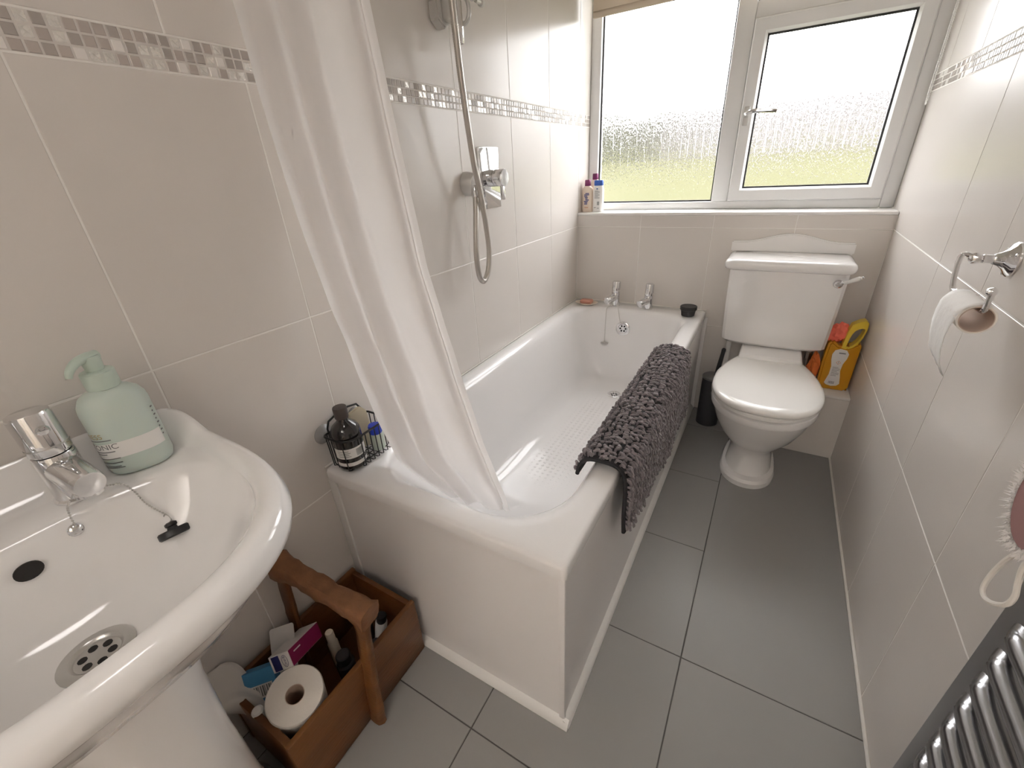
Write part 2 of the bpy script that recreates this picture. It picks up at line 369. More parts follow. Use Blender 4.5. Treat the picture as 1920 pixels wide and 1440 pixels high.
D = 0.0008
wall_left = struct('wall_left', bx(-0.11, -D, YF, 0.24, 0.0, CEIL), 'grout', 'cream tiled wall with mosaic border behind the basin and bath', 'wall', 0)
wall_right = struct('wall_right', bx(W+D, W+0.11, YF, 0.24, 0.0, CEIL), 'grout', 'cream tiled wall with mosaic border beside the toilet', 'wall', 0)
wb = BM(); box(wb, -0.11, W+0.11, D, 0.24, 0.0, SILL-0.012); box(wb, -0.11, W+0.11, D, 0.24, HEAD, CEIL)
wall_back = struct('wall_back', wb, 'grout', 'cream tiled wall under the window', 'wall', 0)

LY = [YW, 0.0, -0.3224, -0.6466, -0.9726, -1.2965, -1.6205, -1.9411, -2.262, -2.583, YF][::-1]
LY2 = [YW, 0.0, -0.3224, -0.6466, -0.9726, -1.2965, -1.41, -1.735, -2.06, -2.385, -2.71, YF][::-1]
for (b0, b1, ys) in ((0.0, ZH2, LY), (ZH2, ZH, LY), (ZH, ZM0, LY), (ZM1, 1.873, LY2), (1.873, CEIL, LY2)):
    for k in range(len(ys)-1): tile('left', 0.0, ys[k], ys[k+1], b0, b1, 'tile', wall_left)
RYa = [YW, -0.6538, -0.9729, -1.2971, -1.62, -1.943, -2.266, -2.589, YF][::-1]
RYb = [YW, -0.007, -0.336, -0.6538, -0.9729, -1.2971, -1.62, -1.943, -2.266, -2.589, YF][::-1]
for (b0, b1, ys) in ((0.0, ZH2, RYa), (ZH2, ZH, RYa), (ZH, ZM0, RYa), (ZM1, 1.873, RYb), (1.873, CEIL, RYb)):
    for k in range(len(ys)-1): tile('right', W, ys[k], ys[k+1], b0, b1, 'tile', wall_right)
BXS = [0.0, 0.3255, 0.650, 0.966, W]
for (b0, b1) in ((0.0, ZH2), (ZH2, ZH), (ZH, SILL-0.013)):
    for k in range(4): tile('back', 0.0, BXS[k], BXS[k+1], b0, b1, 'tile', wall_back, gap=0.0022)
for k in range(4): tile('back', 0.0, BXS[k], BXS[k+1], HEAD, CEIL, 'tile', wall_back)

# mosaic borders: three rows of small glass and foil pieces
PITCH = (ZM1-ZM0-0.001)/3
def mosaic(side, plane, y_from, y_to, parent, seen):
    rr = random.Random(11 if side == 'left' else 23); cells = []
    ncol = int((y_to-y_from)/PITCH)
    for c in range(ncol):
        y0 = y_to-(c+1)*PITCH
        for r in range(3):
            q = rr.random(); m = 'mosa' if q < 0.40 else 'mosd' if q < 0.60 else 'mosb' if q < 0.78 else 'mosc'
            cells.append((y0, ZM0+0.0005+r*PITCH, m))
    s_ = 1 if side == 'left' else -1
    obj('mosaic_grout', bx(min(plane-s_*0.0007, plane-s_*0.003), max(plane-s_*0.0007, plane-s_*0.003), y_from, y_to, ZM0+0.0012, ZM1-0.0012), 'mosgrout', parent, sharp=0)
    vis = [c for c in cells if seen(c[0])]; vis.sort(key=lambda c: (c[0]+2.2)**2); part = vis[:300]; ids = {(c[0], c[1]) for c in part}
    for y0, z0, m in part: tile(side, plane, y0, y0+PITCH, z0, z0+PITCH, m, parent, 'mosaic_piece', gap=0.0022, ch=0.0012, proud=0.0002 if m != 'mosc' else -0.0006, th=0.004)
    byM = {}
    for c in cells:
        if (c[0], c[1]) not in ids: byM.setdefault(c[2], []).append(c)
    if byM:
        bm = BM(); names = list(byM); me_m = [M[n] for n in names]
        V, F, MI = [], [], []
        s = 1 if side == 'left' else -1
        for mi, n in enumerate(names):
            for y0, z0, _ in byM[n]:
                h = 0.0011; o = len(V); x = plane; e = 0.001
                V += [(x-s*0.004, a, b) for a, b in ((y0+h, z0+h), (y0+PITCH-h, z0+h), (y0+PITCH-h, z0+PITCH-h), (y0+h, z0+PITCH-h))]
                V += [(x, a, b) for a, b in ((y0+h+e, z0+h+e), (y0+PITCH-h-e, z0+h+e), (y0+PITCH-h-e, z0+PITCH-h-e), (y0+h+e, z0+PITCH-h-e))]
                q = [(4, 5, 6, 7), (0, 1, 5, 4), (1, 2, 6, 5), (2, 3, 7, 6), (3, 0, 4, 7)]
                if s < 0: q = [t[::-1] for t in q]
                F += [tuple(i+o for i in t) for t in q]; MI += [mi]*5
        bm.free()
        ob = obj('mosaic_run', (V, F), None, parent, sharp=0, mats=me_m); ob.data.polygons.foreach_set('material_index', MI); ob['kind'] = 'stuff'
mosaic('left', 0.0, YF, YW, wall_left, lambda y: (-2.0 < y < -1.61) or (-1.20 < y < YW))
mosaic('right', W, YF, YW, wall_right, lambda y: -0.9 < y < YW)

# boxed-in ledge behind the toilet
BY, BZ, BX0 = -0.2245, 0.2975, 0.885
trim_1 = struct('trim_1', bx(BX0, W, BY+0.002, 0.0, 0.0, BZ-0.010), 'grout', 'low boxed-in tiled ledge behind the toilet', 'ledge', 0)
tile('back', BY, BX0, W, 0.0, BZ-0.011, 'tile', trim_1, gap=0.002)
obj('ledge_top', bx(BX0, W, BY-0.004, 0.0, BZ-0.010, BZ, bev=0.003), 'sill', trim_1)
bead = BM(); box(bead, W-0.007, W, YF, BY, 0.0, 0.007, bev=0.002, seg=1)
baseboard_right = struct('baseboard_right', bead, 'caulk', 'thin white sealant line where floor meets the right wall', 'sealant')

# window: frame, mullion, fixed pane, opening sash, fanlight
win = bpy.data.objects.new('window_1', None); COL.objects.link(win); OFF[win] = Vector(); win['kind'] = 'structure'
win['label'] = 'white framed window with streaked obscure glass'; win['category'] = 'window'
y0, y1 = YW, YW+0.065
def frame_bar(a0, a1, b0, b1, yy0=y0, yy1=y1, name='window_frame', parent=win, bev=0.004): return obj(name, bx(a0, a1, yy0, yy1, b0, b1, bev=bev), 'upvc', parent)
frame_bar(0.0, 0.048, SILL, HEAD); frame_bar(1.239, W, SILL, HEAD)
frame_bar(0.048, 1.239, SILL, 1.018, name='window_frame'); frame_bar(0.048, 1.239, HEAD-0.05, HEAD)
frame_bar(0.609, 0.676, 1.018, HEAD-0.05, y0-0.003, y1, 'mullion'); frame_bar(0.676, 1.239, 1.680, 1.735, name='transom')
obj('window_sill', bx(0.0, W, -0.006, YW+0.01, SILL-0.013, SILL, bev=0.004), 'sill', win)
def pane(a0, a1, b0, b1, parent, yc):
    b = bx(a0, a1, yc-0.003, yc+0.003, b0, b1); o = obj('glass_pane', b, None, parent, sharp=0, mats=['glass', 'glassclear'])
    for p in o.data.polygons: p.material_index = 0 if p.normal.y < -0.5 else 1
    return o
def gasket(a0, a1, b0, b1, parent, yy, t=0.0065):
    bm = BM(); box(bm, a0, a0+t, yy, yy+0.008, b0, b1); box(bm, a1-t, a1, yy, yy+0.008, b0, b1); box(bm, a0+t, a1-t, yy, yy+0.008, b0, b0+t); box(bm, a0+t, a1-t, yy, yy+0.008, b1-t, b1)
    return obj('gasket', bm, 'gasket', parent, sharp=0)
pane(0.048, 0.609, 1.018, HEAD-0.05, win, 0.172); gasket(0.048, 0.609, 1.018, HEAD-0.05, win, 0.158)
pane(0.676, 1.239, 1.735, HEAD-0.05, win, 0.172); gasket(0.676, 1.239, 1.735, HEAD-0.05, win, 0.158)
sash = BM()
def mitre_frame(bm, a0, a1, b0, b1, w, yf, yb, bev=0.005):
    o = [(a0, b0), (a1, b0), (a1, b1), (a0, b1)]; i = [(a0+w, b0+w), (a1-w, b0+w), (a1-w, b1-w), (a0+w, b1-w)]
    s = 0.008; i2 = [(a0+w+s, b0+w+s), (a1-w-s, b0+w+s), (a1-w-s, b1-w-s), (a0+w+s, b1-w-s)]
    o2 = [(a0+bev, b0+bev), (a1-bev, b0+bev), (a1-bev, b1-bev), (a0+bev, b1-bev)]
    L = [[bm.verts.new((x, y, z)) for x, z in ring] for ring, y in ((o, yb), (o, yf+bev), (o2, yf), (i, yf), (i2, yf+0.012), (i2, yb))]
    for r in range(len(L)):
        A, B = L[r], L[(r+1) % len(L)]
        for k in range(4): bm.faces.new((A[k], A[(k+1) % 4], B[(k+1) % 4], B[k]))
mitre_frame(sash, 0.6775, 1.2375, 1.0185, 1.6785, 0.044, YW-0.012, YW+0.055)
sa = obj('sash', sash, 'upvc', win, label='opening casement sash', sharp=20)
pane(0.7295, 1.1855, 1.0705, 1.6265, sa, 0.17); gasket(0.7295, 1.1855, 1.0705, 1.6265, sa, 0.150)
hb = BM(); box(hb, 0.690, 0.712, YW-0.024, YW-0.012, 1.315, 1.385, bev=0.004)
obj('handle_plate', hb, 'greyplastic', sa)
obj('window_handle', tube([(0.701, YW-0.022, 1.352), (0.701, YW-0.040, 1.356), (0.715, YW-0.050, 1.362), (0.75, YW-0.052, 1.362), (0.80, YW-0.052, 1.358), (0.812, YW-0.052, 1.356)], lambda i, n: 0.010-0.0035*i/n, 10, 4), 'chrome', sa, label='silver casement handle')

# roller blind and its bead chain
bl = thing('roller_blind', 'cream roller blind pulled up above the window', 'blind', (0.64, 0.06, 2.0))
obj('blind_fabric', bx(0.035, 1.235, 0.058, 0.0595, 1.79, 1.98), 'blind', bl)
obj('bottom_bar', bx(0.035, 1.235, 0.053, 0.065, 1.772, 1.796, bev=0.003), 'blind', bl)
obj('roller', lathe([(0.022, 0), (0.022, 1.21)], (0.03, 0.06, 1.99), (1, 0, 0)), 'blind', bl)
ch = [Vector((1.262+0.006*math.sin(t), 0.012+0.030*0.5*math.cos(t)*0 + (0.02 if False else 0), 0)) for t in (0,)]
pts = [(1.262, 0.035, 1.98), (1.262, 0.034, 1.7), (1.262, 0.032, 1.45), (1.262, 0.029, 1.36), (1.262, 0.022, 1.331), (1.262, 0.013, 1.325), (1.262, 0.004, 1.334), (1.262, -0.002, 1.37), (1.262, 0.002, 1.5), (1.262, 0.012, 1.75), (1.262, 0.020, 1.98)]
P = resample(catmull(pts, 12), 0.0055); V, F = tube([p for p in P], 0.0008, 5); gs = [(V, F)]
bead_v, bead_f = lathe([(0.0005, -0.0021), (0.0018, -0.0012), (0.0022, 0), (0.0018, 0.0012), (0.0005, 0.0021)], (0, 0, 0), seg=6)
for p in P: gs.append(([Vector(v)+p for v in bead_v], bead_f))
obj('pull_chain', join(*gs), 'white', bl, label='white bead pull chain')

# ------------------------------------------------------------------ bath
bath = thing('bathtub', 'white bathtub along the left wall under the shower', 'bathtub', (0.338, -0.85, 0))
BWX, BLN, ZR = 0.676, -1.70, 0.54
def rr4(x0, x1, y0, y1, r): return rrect(x0, x1, y0, y1, r, 8, 12)
rings = [r3(rr4(0.002, BWX, BLN, -0.002, 0.010), 0.505), r3(rr4(0.002, BWX, BLN, -0.002, 0.012), 0.530), r3(rr4(0.004, BWX-0.003, BLN+0.003, -0.004, 0.014), 0.5365),
         r3(rr4(0.010, BWX-0.010, BLN+0.010, -0.010, 0.02), ZR), r3(rr4(0.046, 0.634, -1.664, -0.106, (0.10, 0.09, 0.15, 0.15)), ZR+0.001),
         r3(rr4(0.057, 0.623, -1.653, -0.117, (0.10, 0.09, 0.16, 0.16)), ZR-0.0015), r3(rr4(0.067, 0.612, -1.641, -0.126, (0.11, 0.10, 0.17, 0.17)), ZR-0.009), r3(rr4(0.075, 0.603, -1.629, -0.133, (0.11, 0.10, 0.17, 0.17)), ZR-0.022),
         r3(rr4(0.081, 0.595, -1.612, -0.138, (0.11, 0.10, 0.17, 0.17)), ZR-0.045), r3(rr4(0.098, 0.575, -1.500, -0.155, (0.12, 0.12, 0.18, 0.18)), 0.36),
         r3(rr4(0.115, 0.556, -1.395, -0.172, (0.12, 0.12, 0.18, 0.18)), 0.24), r3(rr4(0.130, 0.541, -1.335, -0.186, (0.12, 0.12, 0.16, 0.16)), 0.195),
         r3(rr4(0.155, 0.517, -1.27, -0.208, (0.10, 0.10, 0.14, 0.14)), 0.168), r3(rr4(0.19, 0.48, -1.19, -0.245, (0.09, 0.09, 0.12, 0.12)), 0.158)]
def grid_cap(ring, k=5):
    cx = sum(p[0] for p in ring)/len(ring); cy = sum(p[1] for p in ring)/len(ring); return [[(cx+(p[0]-cx)*(1-t/k), cy+(p[1]-cy)*(1-t/k), p[2]-0.001*t) for p in ring] for t in range(1, k)]
obj('tub', loft(rings+grid_cap(rings[-1]), cap0=False), 'acrylic', bath, sharp=100)
# anti-slip dots moulded into the floor
gs = []; dv, df = lathe([(0.0062, 0), (0.0055, 0.0007), (0.003, 0.0012)], (0, 0, 0), seg=6)
for i in range(13):
    for j in range(38):
        x = 0.205+i*0.0225; y = -1.17+j*0.0215
        gs.append(([Vector(v)+Vector((x, y, 0.1560)) for v in dv], df))
o = obj('anti_slip_dots', join(*gs), 'acrylic', bath); o['kind'] = 'stuff'
obj('end_panel', bx(0.010, BWX-0.006, BLN+0.008, BLN+0.018, 0.0, 0.506), 'panel', bath)
obj('side_panel', bx(BWX-0.016, BWX-0.006, BLN+0.018, -0.004, 0.0, 0.506), 'panel', bath)
obj('corner_trim', bx(BWX-0.018, BWX-0.003, BLN+0.004, BLN+0.014, 0.0, 0.508, bev=0.003), 'panel', bath)
obj('edge_trim', bx(0.001, 0.030, BLN+0.003, BLN+0.010, 0.0, 0.506, bev=0.002), 'white', bath)
sk = [(0, 0), (0.016, 0), (0.015, 0.006), (0.011, 0.014), (0.005, 0.020), (0, 0.023)]
obj('skirting_strip', prism(sk, (BWX-0.006, 0, 0), (1, 0, 0), (0, 0, 1), 0.004, -(BLN+0.0), 0), 'white', bath, label='white moulded strip along the foot of the side panel')
V, F = loft([[(x, BLN+0.008-a, b) for a, b in sk] for x in (0.002, BWX+0.008)]); obj('skirting_strip', (V, F), 'white', bath)
obj('panel_end_trim', bx(BWX-0.008, BWX+0.012, -0.012, -0.001, 0.0, 0.505, bev=0.002), 'panel', bath)
def seal(p0, p1, t=0.006): 
    return tube([p0, p1], t/2, 8)
obj('wall_sealant', join(seal((0.003, BLN+0.004, ZR), (0.003, -0.004, ZR)), seal((0.003, -0.003, ZR), (BWX, -0.003, ZR))), 'caulk', bath)
# waste and overflow grilles
def grille(name, c, n, r, parent, holes=6, flat=False, m='chrome'):
    n = Vector(n).normalized(); prof = [(r, -0.002), (r, 0.001), (r*0.93, 0.0028), (r*0.70, 0.0032), (r*0.62, 0.001), (r*0.60, -0.001), (0.001, -0.001)]
    g = obj(name, lathe(prof, c, n, 32), m, parent, label='round metal grille')
    a, b, d = frame_from(n); gs = []
    for k in range(holes):
        q = Vector(c)+a*(r*0.38*math.cos(2*PI*k/holes))+b*(r*0.38*math.sin(2*PI*k/holes)); gs.append(lathe([(r*0.13, -0.001), (r*0.13, -0.0004), (0.0002, -0.0004)], q, n, 10))
    o = obj('grille_holes', join(*gs), 'hole', g); o.location = d*0.0 ; return g
grille('waste_grille', (0.342, -0.325, 0.1595), (0, 0, 1), 0.034, bath)
grille('overflow_grille', (0.314, -0.1470, 0.447), (0, -1, 0.1), 0.036, bath)
# pillar taps: round body, raked spout, round-topped lever head
def pillar_tap(name, base, spout_dir, parent, s=1.0, label=None):
    b = Vector(base); d = Vector(spout_dir).normalized()
    body = lathe([(0.0245*s, 0), (0.0245*s, 0.003*s), (0.0215*s, 0.005*s), (0.0212*s, 0.066*s), (0.0205*s, 0.068*s)], b, seg=28)
    t = obj(name, body, 'chrome', parent, label=label)
    p0 = b+Vector((0, 0, 0.046*s)); p1 = p0+d*0.072*s+Vector((0, 0, -0.008*s)); ax = (p1-p0).normalized()
    obj('spout', lathe([(0.0195*s, 0), (0.0190*s, 0.02*s), (0.0170*s, 0.066*s), (0.0158*s, 0.072*s), (0.010*s, 0.0735*s)], p0, ax, 24), 'chrome', t)
    obj('spout_outlet', lathe([(0.0125*s, 0), (0.0125*s, 0.018*s), (0.010*s, 0.018*s), (0.009*s, 0.012*s)], p0+d*0.058*s+Vector((0, 0, -0.008*s)), (0, 0, -1), 20), 'chrome', t)
    h = b+Vector((0, 0, 0.070*s)); hd = (Vector((0, 0, 1))-d*0.06).normalized()
    obj('tap_head', lathe([(0.0190*s, -0.002*s), (0.0190*s, 0), (0.0212*s, 0.001*s), (0.0212*s, 0.050*s), (0.0200*s, 0.0545*s), (0.0168*s, 0.056*s)], h, hd, 28), 'chrome', t)
    obj('head_ring', lathe([(0.0217*s, 0.0085*s), (0.0217*s, 0.0105*s)], h, hd, 28), 'steel', t)
    q = h+hd*0.034*s+d*0.0185*s
    obj('tap_badge', lathe([(0.0062*s, -0.001), (0.0068*s, 0.002*s), (0.0052*s, 0.004*s), (0.002*s, 0.0046*s)], q, d, 14), 'chrome', t)
    return t
pillar_tap('tap', (0.243, -0.066, ZR), (-0.45, -1, 0), bath)
pillar_tap('tap', (0.412, -0.072, ZR), (-0.45, -1, 0), bath)

pl = thing('bath_plug', 'small bath plug hanging on a chain below the left bath tap', 'plug', (0.225, -0.10, ZR))
obj('plug_stopper', lathe([(0.017, 0), (0.020, 0.004), (0.020, 0.009), (0.012, 0.0105), (0.004, 0.014), (0.003, 0.020)], (0.226, -0.163, 0.355), (0, 0, 1), 20), 'steel', pl)
obj('plug_chain', tube([(0.232, -0.09, ZR+0.006), (0.224, -0.125, ZR+0.005), (0.222, -0.142, ZR-0.006), (0.224, -0.155, ZR-0.06), (0.226, -0.163, 0.374)], 0.0016, 6, 5), 'steel', pl)
obj('anchor_chain', tube([(0.262, -0.082, ZR+0.006), (0.276, -0.122, ZR+0.005), (0.284, -0.139, ZR-0.006), (0.297, -0.149, 0.487), (0.305, -0.151, 0.472)], 0.0016, 6, 5), 'steel', pl)

# soap on its dish, black pot
tag(obj('soap_dish', lathe([(0.020, 0), (0.028, 0.002), (0.050, 0.012), (0.053, 0.014), (0.050, 0.0145), (0.030, 0.007), (0.001, 0.005)], (0.100, -0.105, ZR+0.001), seg=36, sx=1.15, sy=0.8), 'dish'), 'shallow cream oval soap dish on the far bath corner', 'soap dish')
tag(obj('soap_bar', bx(0.068, 0.132, -0.126, -0.086, ZR+0.0085, ZR+0.030, bev=0.008, seg=3), 'soap'), 'terracotta pink bar of soap on the oval dish', 'soap')
pt = thing('lidded_pot', 'small black lidded pot on the far right bath corner', 'pot', (0.610, -0.118, ZR+0.001))
obj('pot_body', lathe([(0.026, 0), (0.029, 0.002), (0.0335, 0.032), (0.033, 0.033)], (0.610, -0.118, ZR+0.001), seg=32), 'black', pt)
obj('pot_lid', lathe([(0.036, 0.030), (0.0375, 0.031), (0.0375, 0.044), (0.036, 0.046), (0.033, 0.0465), (0.032, 0.0448)], (0.610, -0.118, ZR+0.001), seg=32), 'black', pt)

# chenille mat hung over the bath edge
def mat_path():
    p = [(0.578, 0.505), (0.584, 0.530), (0.594, 0.548), (0.610, 0.557), (0.640, 0.560), (0.668, 0.557), (0.684, 0.546), (0.691, 0.525), (0.696, 0.48), (0.698, 0.42), (0.700, 0.36), (0.700, 0.30)]
    P = resample(catmull([(a, 0, b) for a, b in p], 8), 0.004); return P
MP = mat_path(); MY0, MY1 = -1.392, -0.592
bm_ = thing('bath_mat', 'grey chenille bath mat draped over the bath edge', 'bath mat', (0.66, -1.0, ZR+0.012))
def hem(y):                                             # length of the outer drop varies along the mat
    t = (y-MY0)/(MY1-MY0); return 0.362-0.085*t+0.012*math.sin(t*9)
def mat_pt(k, y, off=0.0):
    p = MP[k]; q = MP[min(k+1, len(MP)-1)]; r = MP[max(k-1, 0)]; t = (q-r).normalized(); n = Vector((-t.z, 0, t.x))
    wob = 0.004*math.sin(y*17+k*0.05)*min(1, max(0, (k-30)/40))
    return Vector((p.x+n.x*(off+wob), y, p.z+n.z*(off+wob)))
ny = 60; V, F = [], []
for j in range(ny+1):
    y = MY0+(MY1-MY0)*j/ny
    for side_off in (0.0, 0.006):
        for k in range(len(MP)):
            kk = k
            pp = mat_pt(kk, y, side_off)
            if kk > 40 and pp.z < hem(y): pp.z = hem(y)
            V.append(pp)
nk = len(MP)
for j in range(ny):
    a = j*2*nk; b = (j+1)*2*nk
    for k in range(nk-1):
        F.append((a+k, a+k+1, b+k+1, b+k)); F.append((a+nk+k, b+nk+k, b+nk+k+1, a+nk+k+1))
    F.append((a, b, b+nk, a+nk)); F.append((a+nk-1, a+2*nk-1, b+2*nk-1, b+nk-1))
for j in (0, ny):
    a = j*2*nk
    for k in range(nk-1): F.append((a+k, a+nk+k, a+nk+k+1, a+k+1) if j == 0 else (a+k, a+k+1, a+nk+k+1, a+nk+k))
obj('mat_backing', (V, F), 'backing', bm_, sharp=50)
kend0 = max(k for k in range(nk) if mat_pt(k, MY0).z > hem(MY0)); kend1 = max(k for k in range(nk) if mat_pt(k, MY1).z > hem(MY1))
obj('bound_edge', tube([mat_pt(k, MY0-0.002, 0.004) for k in range(0, kend0+1, 2)], 0.0052, 8), 'backing', bm_, label='dark bound edge')
obj('bound_edge', tube([mat_pt(k, MY1+0.002, 0.004) for k in range(0, kend1+1, 2)], 0.0052, 8), 'backing', bm_)
gs = []; rn = random.Random(3)
step_k = 3.3
NV, NF = [], []
def noodle(p, n, t):
    L = rn.uniform(0.018, 0.026); rad = rn.uniform(0.0034, 0.0044)
    d0 = (n+t*0.2).normalized(); d1 = (n*0.25+t).normalized(); side = d0.cross(Vector((rn.uniform(-1, 1), rn.uniform(-1, 1), rn.uniform(-1, 1)))).normalized()
    c = [p-n*0.002, p+d0*L*0.45, p+d0*L*0.45+d1*L*0.45, p+d0*L*0.42+d1*L*0.62]; rs = [rad*0.8, rad, rad, rad*0.35]
    o = len(NV); a = d0.cross(d1+side*0.01).normalized(); 
    for i, q in enumerate(c):
        dd = d0 if i < 1 else (d0+d1).normalized() if i == 1 else d1
        u = (a-dd*a.dot(dd)).normalized(); v = dd.cross(u)
        for k in range(5): NV.append(q+u*(rs[i]*math.cos(2*PI*k/5))+v*(rs[i]*math.sin(2*PI*k/5)))
    for i in range(3):
        for k in range(5): NF.append((o+i*5+k, o+i*5+(k+1) % 5, o+(i+1)*5+(k+1) % 5, o+(i+1)*5+k))
    NF.append(tuple(o+15+k for k in range(5)))
y = MY0+0.006
while y < MY1-0.004:
    k = 1.0
    while k < nk-1:
        kk = int(k+rn.uniform(-0.6, 0.6)); kk = max(1, min(nk-2, kk)); yy = y+rn.uniform(-0.003, 0.003); p = mat_pt(kk, yy, 0.005)
        if kk > 40 and p.z < hem(yy)+0.004: break
        t = (MP[kk+1]-MP[kk-1]).normalized(); n = Vector((-t.z, 0, t.x))
        fall = Vector((0, 0, -1)) if kk > 34 else t*(0.9 if kk > 8 else 0.2)
        dirn = (fall*0.9+Vector((rn.uniform(-0.5, 0.5), rn.uniform(-0.9, 0.5), rn.uniform(-0.4, 0.4)))*0.9)
        dirn = dirn-n*dirn.dot(n)
        noodle(p, (n+Vector((rn.uniform(-.3, .3), rn.uniform(-.3, .3), rn.uniform(-.3, .3)))).normalized(), dirn.normalized()); k += step_k
    y += 0.0122
o = obj('chenille_pile', (NV, NF), 'noodle', bm_, sharp=60); o['kind'] = 'stuff'

# ------------------------------------------------------------------ toilet
TX = 0.972
wc = thing('toilet', 'white close-coupled toilet with closed lid under the window', 'toilet', (TX, -0.42, 0))
def egg(yb, yf, hw, ym, z, pf=2.1, pb=2.8, n=48, cx=TX):
    out = []
    for i in range(n):
        t = 2*PI*i/n; c, s = math.cos(t), math.sin(t); p = pf if s < 0 else pb
        x = cx+hw*math.copysign(abs(c)**(2/p), c); yy = ym+((ym-yf) if s < 0 else (yb-ym))*math.copysign(abs(s)**(2/p), s)
        out.append((x, yy, z))
    return out
foot = [egg(-0.232, -0.592, 0.102, -0.46, 0.0), egg(-0.232, -0.594, 0.103, -0.46, 0.022), egg(-0.232, -0.585, 0.097, -0.46, 0.033), egg(-0.232, -0.566, 0.083, -0.45, 0.037)]
obj('pan_foot', loft(foot), 'china', wc)
pan = [egg(-0.236, -0.562, 0.087, -0.44, 0.030), egg(-0.236, -0.545, 0.081, -0.43, 0.075), egg(-0.236, -0.538, 0.078, -0.43, 0.110), egg(-0.234, -0.552, 0.084, -0.43, 0.140),
       egg(-0.232, -0.600, 0.108, -0.45, 0.186), egg(-0.230, -0.650, 0.137, -0.48, 0.240), egg(-0.228, -0.692, 0.158, -0.50, 0.300), egg(-0.226, -0.716, 0.169, -0.51, 0.345),
       egg(-0.226, -0.722, 0.172, -0.515, 0.360), egg(-0.226, -0.734, 0.178, -0.515, 0.363), egg(-0.226, -0.738, 0.180, -0.515, 0.375), egg(-0.226, -0.736, 0.178, -0.515, 0.388), egg(-0.226, -0.725, 0.168, -0.515, 0.394)]
obj('pan_bowl', loft(pan), 'china', wc, sharp=50)
obj('pan_shelf', bx(TX-0.115, TX+0.115, -0.30, -0.012, BZ+0.002, 0.455, bev=0.014, seg=3), 'china', wc)
seat = [egg(-0.262, -0.734, 0.179, -0.505, 0.3955, pb=3.2), egg(-0.262, -0.740, 0.183, -0.505, 0.399, pb=3.2), egg(-0.262, -0.740, 0.183, -0.505, 0.409, pb=3.2), egg(-0.262, -0.734, 0.179, -0.505, 0.413, pb=3.2)]
obj('seat', loft(seat), 'seat', wc)
def lidring(sh, z):
    pts = []
    base = egg(-0.240, -0.738, 0.181, -0.515, z, pf=2.15, pb=2.0, n=64)
    for x, yy, zz in base:
        if yy > -0.515: 
            t = (yy+0.515)/(0.275); hw = 0.181*(1-0.36*t**2.2); 
        pts.append((x, yy, zz))
    cy = -0.48
    return [(TX+(x-TX)*(1-sh/0.18), cy+(yy-cy)*(1-sh/0.25), z) for x, yy, zz in pts]
def dlid(sh, z, n=40):
    """lid outline: rounded front, sides closing in to a straight back edge"""
    pts = []
    prof = [(-0.246, 0.112), (-0.250, 0.116), (-0.30, 0.137), (-0.36, 0.157), (-0.42, 0.171), (-0.48, 0.179), (-0.53, 0.181), (-0.58, 0.177), (-0.63, 0.164), (-0.67, 0.145), (-0.70, 0.121), (-0.722, 0.090), (-0.734, 0.055), (-0.739, 0.020)]
    P = catmull([(h, yy, 0) for yy, h in prof], 4)
    right = [(p.x, p.y) for p in P]; left = [(-p.x, p.y) for p in P][::-1]
    cy = -0.49
    return [(TX+x*(1-sh/0.181), cy+(yy-cy)*(1-sh/0.249), z) for x, yy in right+left]
lid = [dlid(0.004, 0.4145), dlid(0.0, 0.418), dlid(0.0, 0.426), dlid(0.003, 0.4325), dlid(0.012, 0.437), dlid(0.035, 0.4395), dlid(0.09, 0.4410), dlid(0.15, 0.4415)]
obj('lid', loft(lid), 'seat', wc, sharp=60)
for s in (-1, 1): obj('hinge', lathe([(0.010, 0), (0.010, 0.036)], (TX+s*0.075-0.018, -0.243, 0.419), (1, 0, 0), 14), 'chrome', wc)
def cring(hw, y0_, z, ch=0.035, r=0.012):
    """cistern section: flat front with splayed corners"""
    yb = -0.012; c = [(-hw, yb), (hw, yb), (hw, y0_+ch*0.9), (hw-0.012, y0_+ch*0.45), (hw-ch, y0_+0.006), (hw-ch-0.03, y0_), (0, y0_-0.003), (-hw+ch+0.03, y0_), (-hw+ch, y0_+0.006), (-hw+0.012, y0_+ch*0.45), (-hw, y0_+ch*0.9)]
    return [(TX-0.006+a, b, z) for a, b in c]
CB = [cring(0.170, -0.170, 0.4560), cring(0.184, -0.184, 0.460), cring(0.1925, -0.193, 0.470), cring(0.195, -0.196, 0.50), cring(0.2005, -0.199, 0.62), cring(0.2055, -0.200, 0.782)]
obj('cistern', loft(CB), 'china', wc, sharp=28)
def lring(hw, yf, z): 
    return [(a, b, z) for a, b in rrect(TX-0.010-hw, TX-0.010+hw, yf, -0.012, (0.010, 0.010, 0.03, 0.03), 6, 6)]
LB = [lring(0.2120, -0.205, 0.782), lring(0.2200, -0.214, 0.787), lring(0.2235, -0.218, 0.797), lring(0.2235, -0.218, 0.808), lring(0.2195, -0.214, 0.818), lring(0.2110, -0.203, 0.823), lring(0.200, -0.17, 0.826)]
cl = obj('cistern_lid', loft(LB), 'china', wc, sharp=50)
top = []
for i in range(25):
    t = -1+2*i/24; a = abs(t); z = 0.868 if a > 0.82 else 0.868+0.032*(0.5+0.5*math.cos(PI*a/0.82)); top.append((t*0.2225, z))
outl = [(-0.2225, 0.822)]+top+[(0.2225, 0.822)]
bmz = prism(outl[::-1], (TX-0.010, -0.013, 0), (-1, 0, 0), (0, 0, 1), 0.022, 0.0, bev=0.005)
obj('splash_back', bmz, 'china', cl, label='arched upstand of the cistern lid')
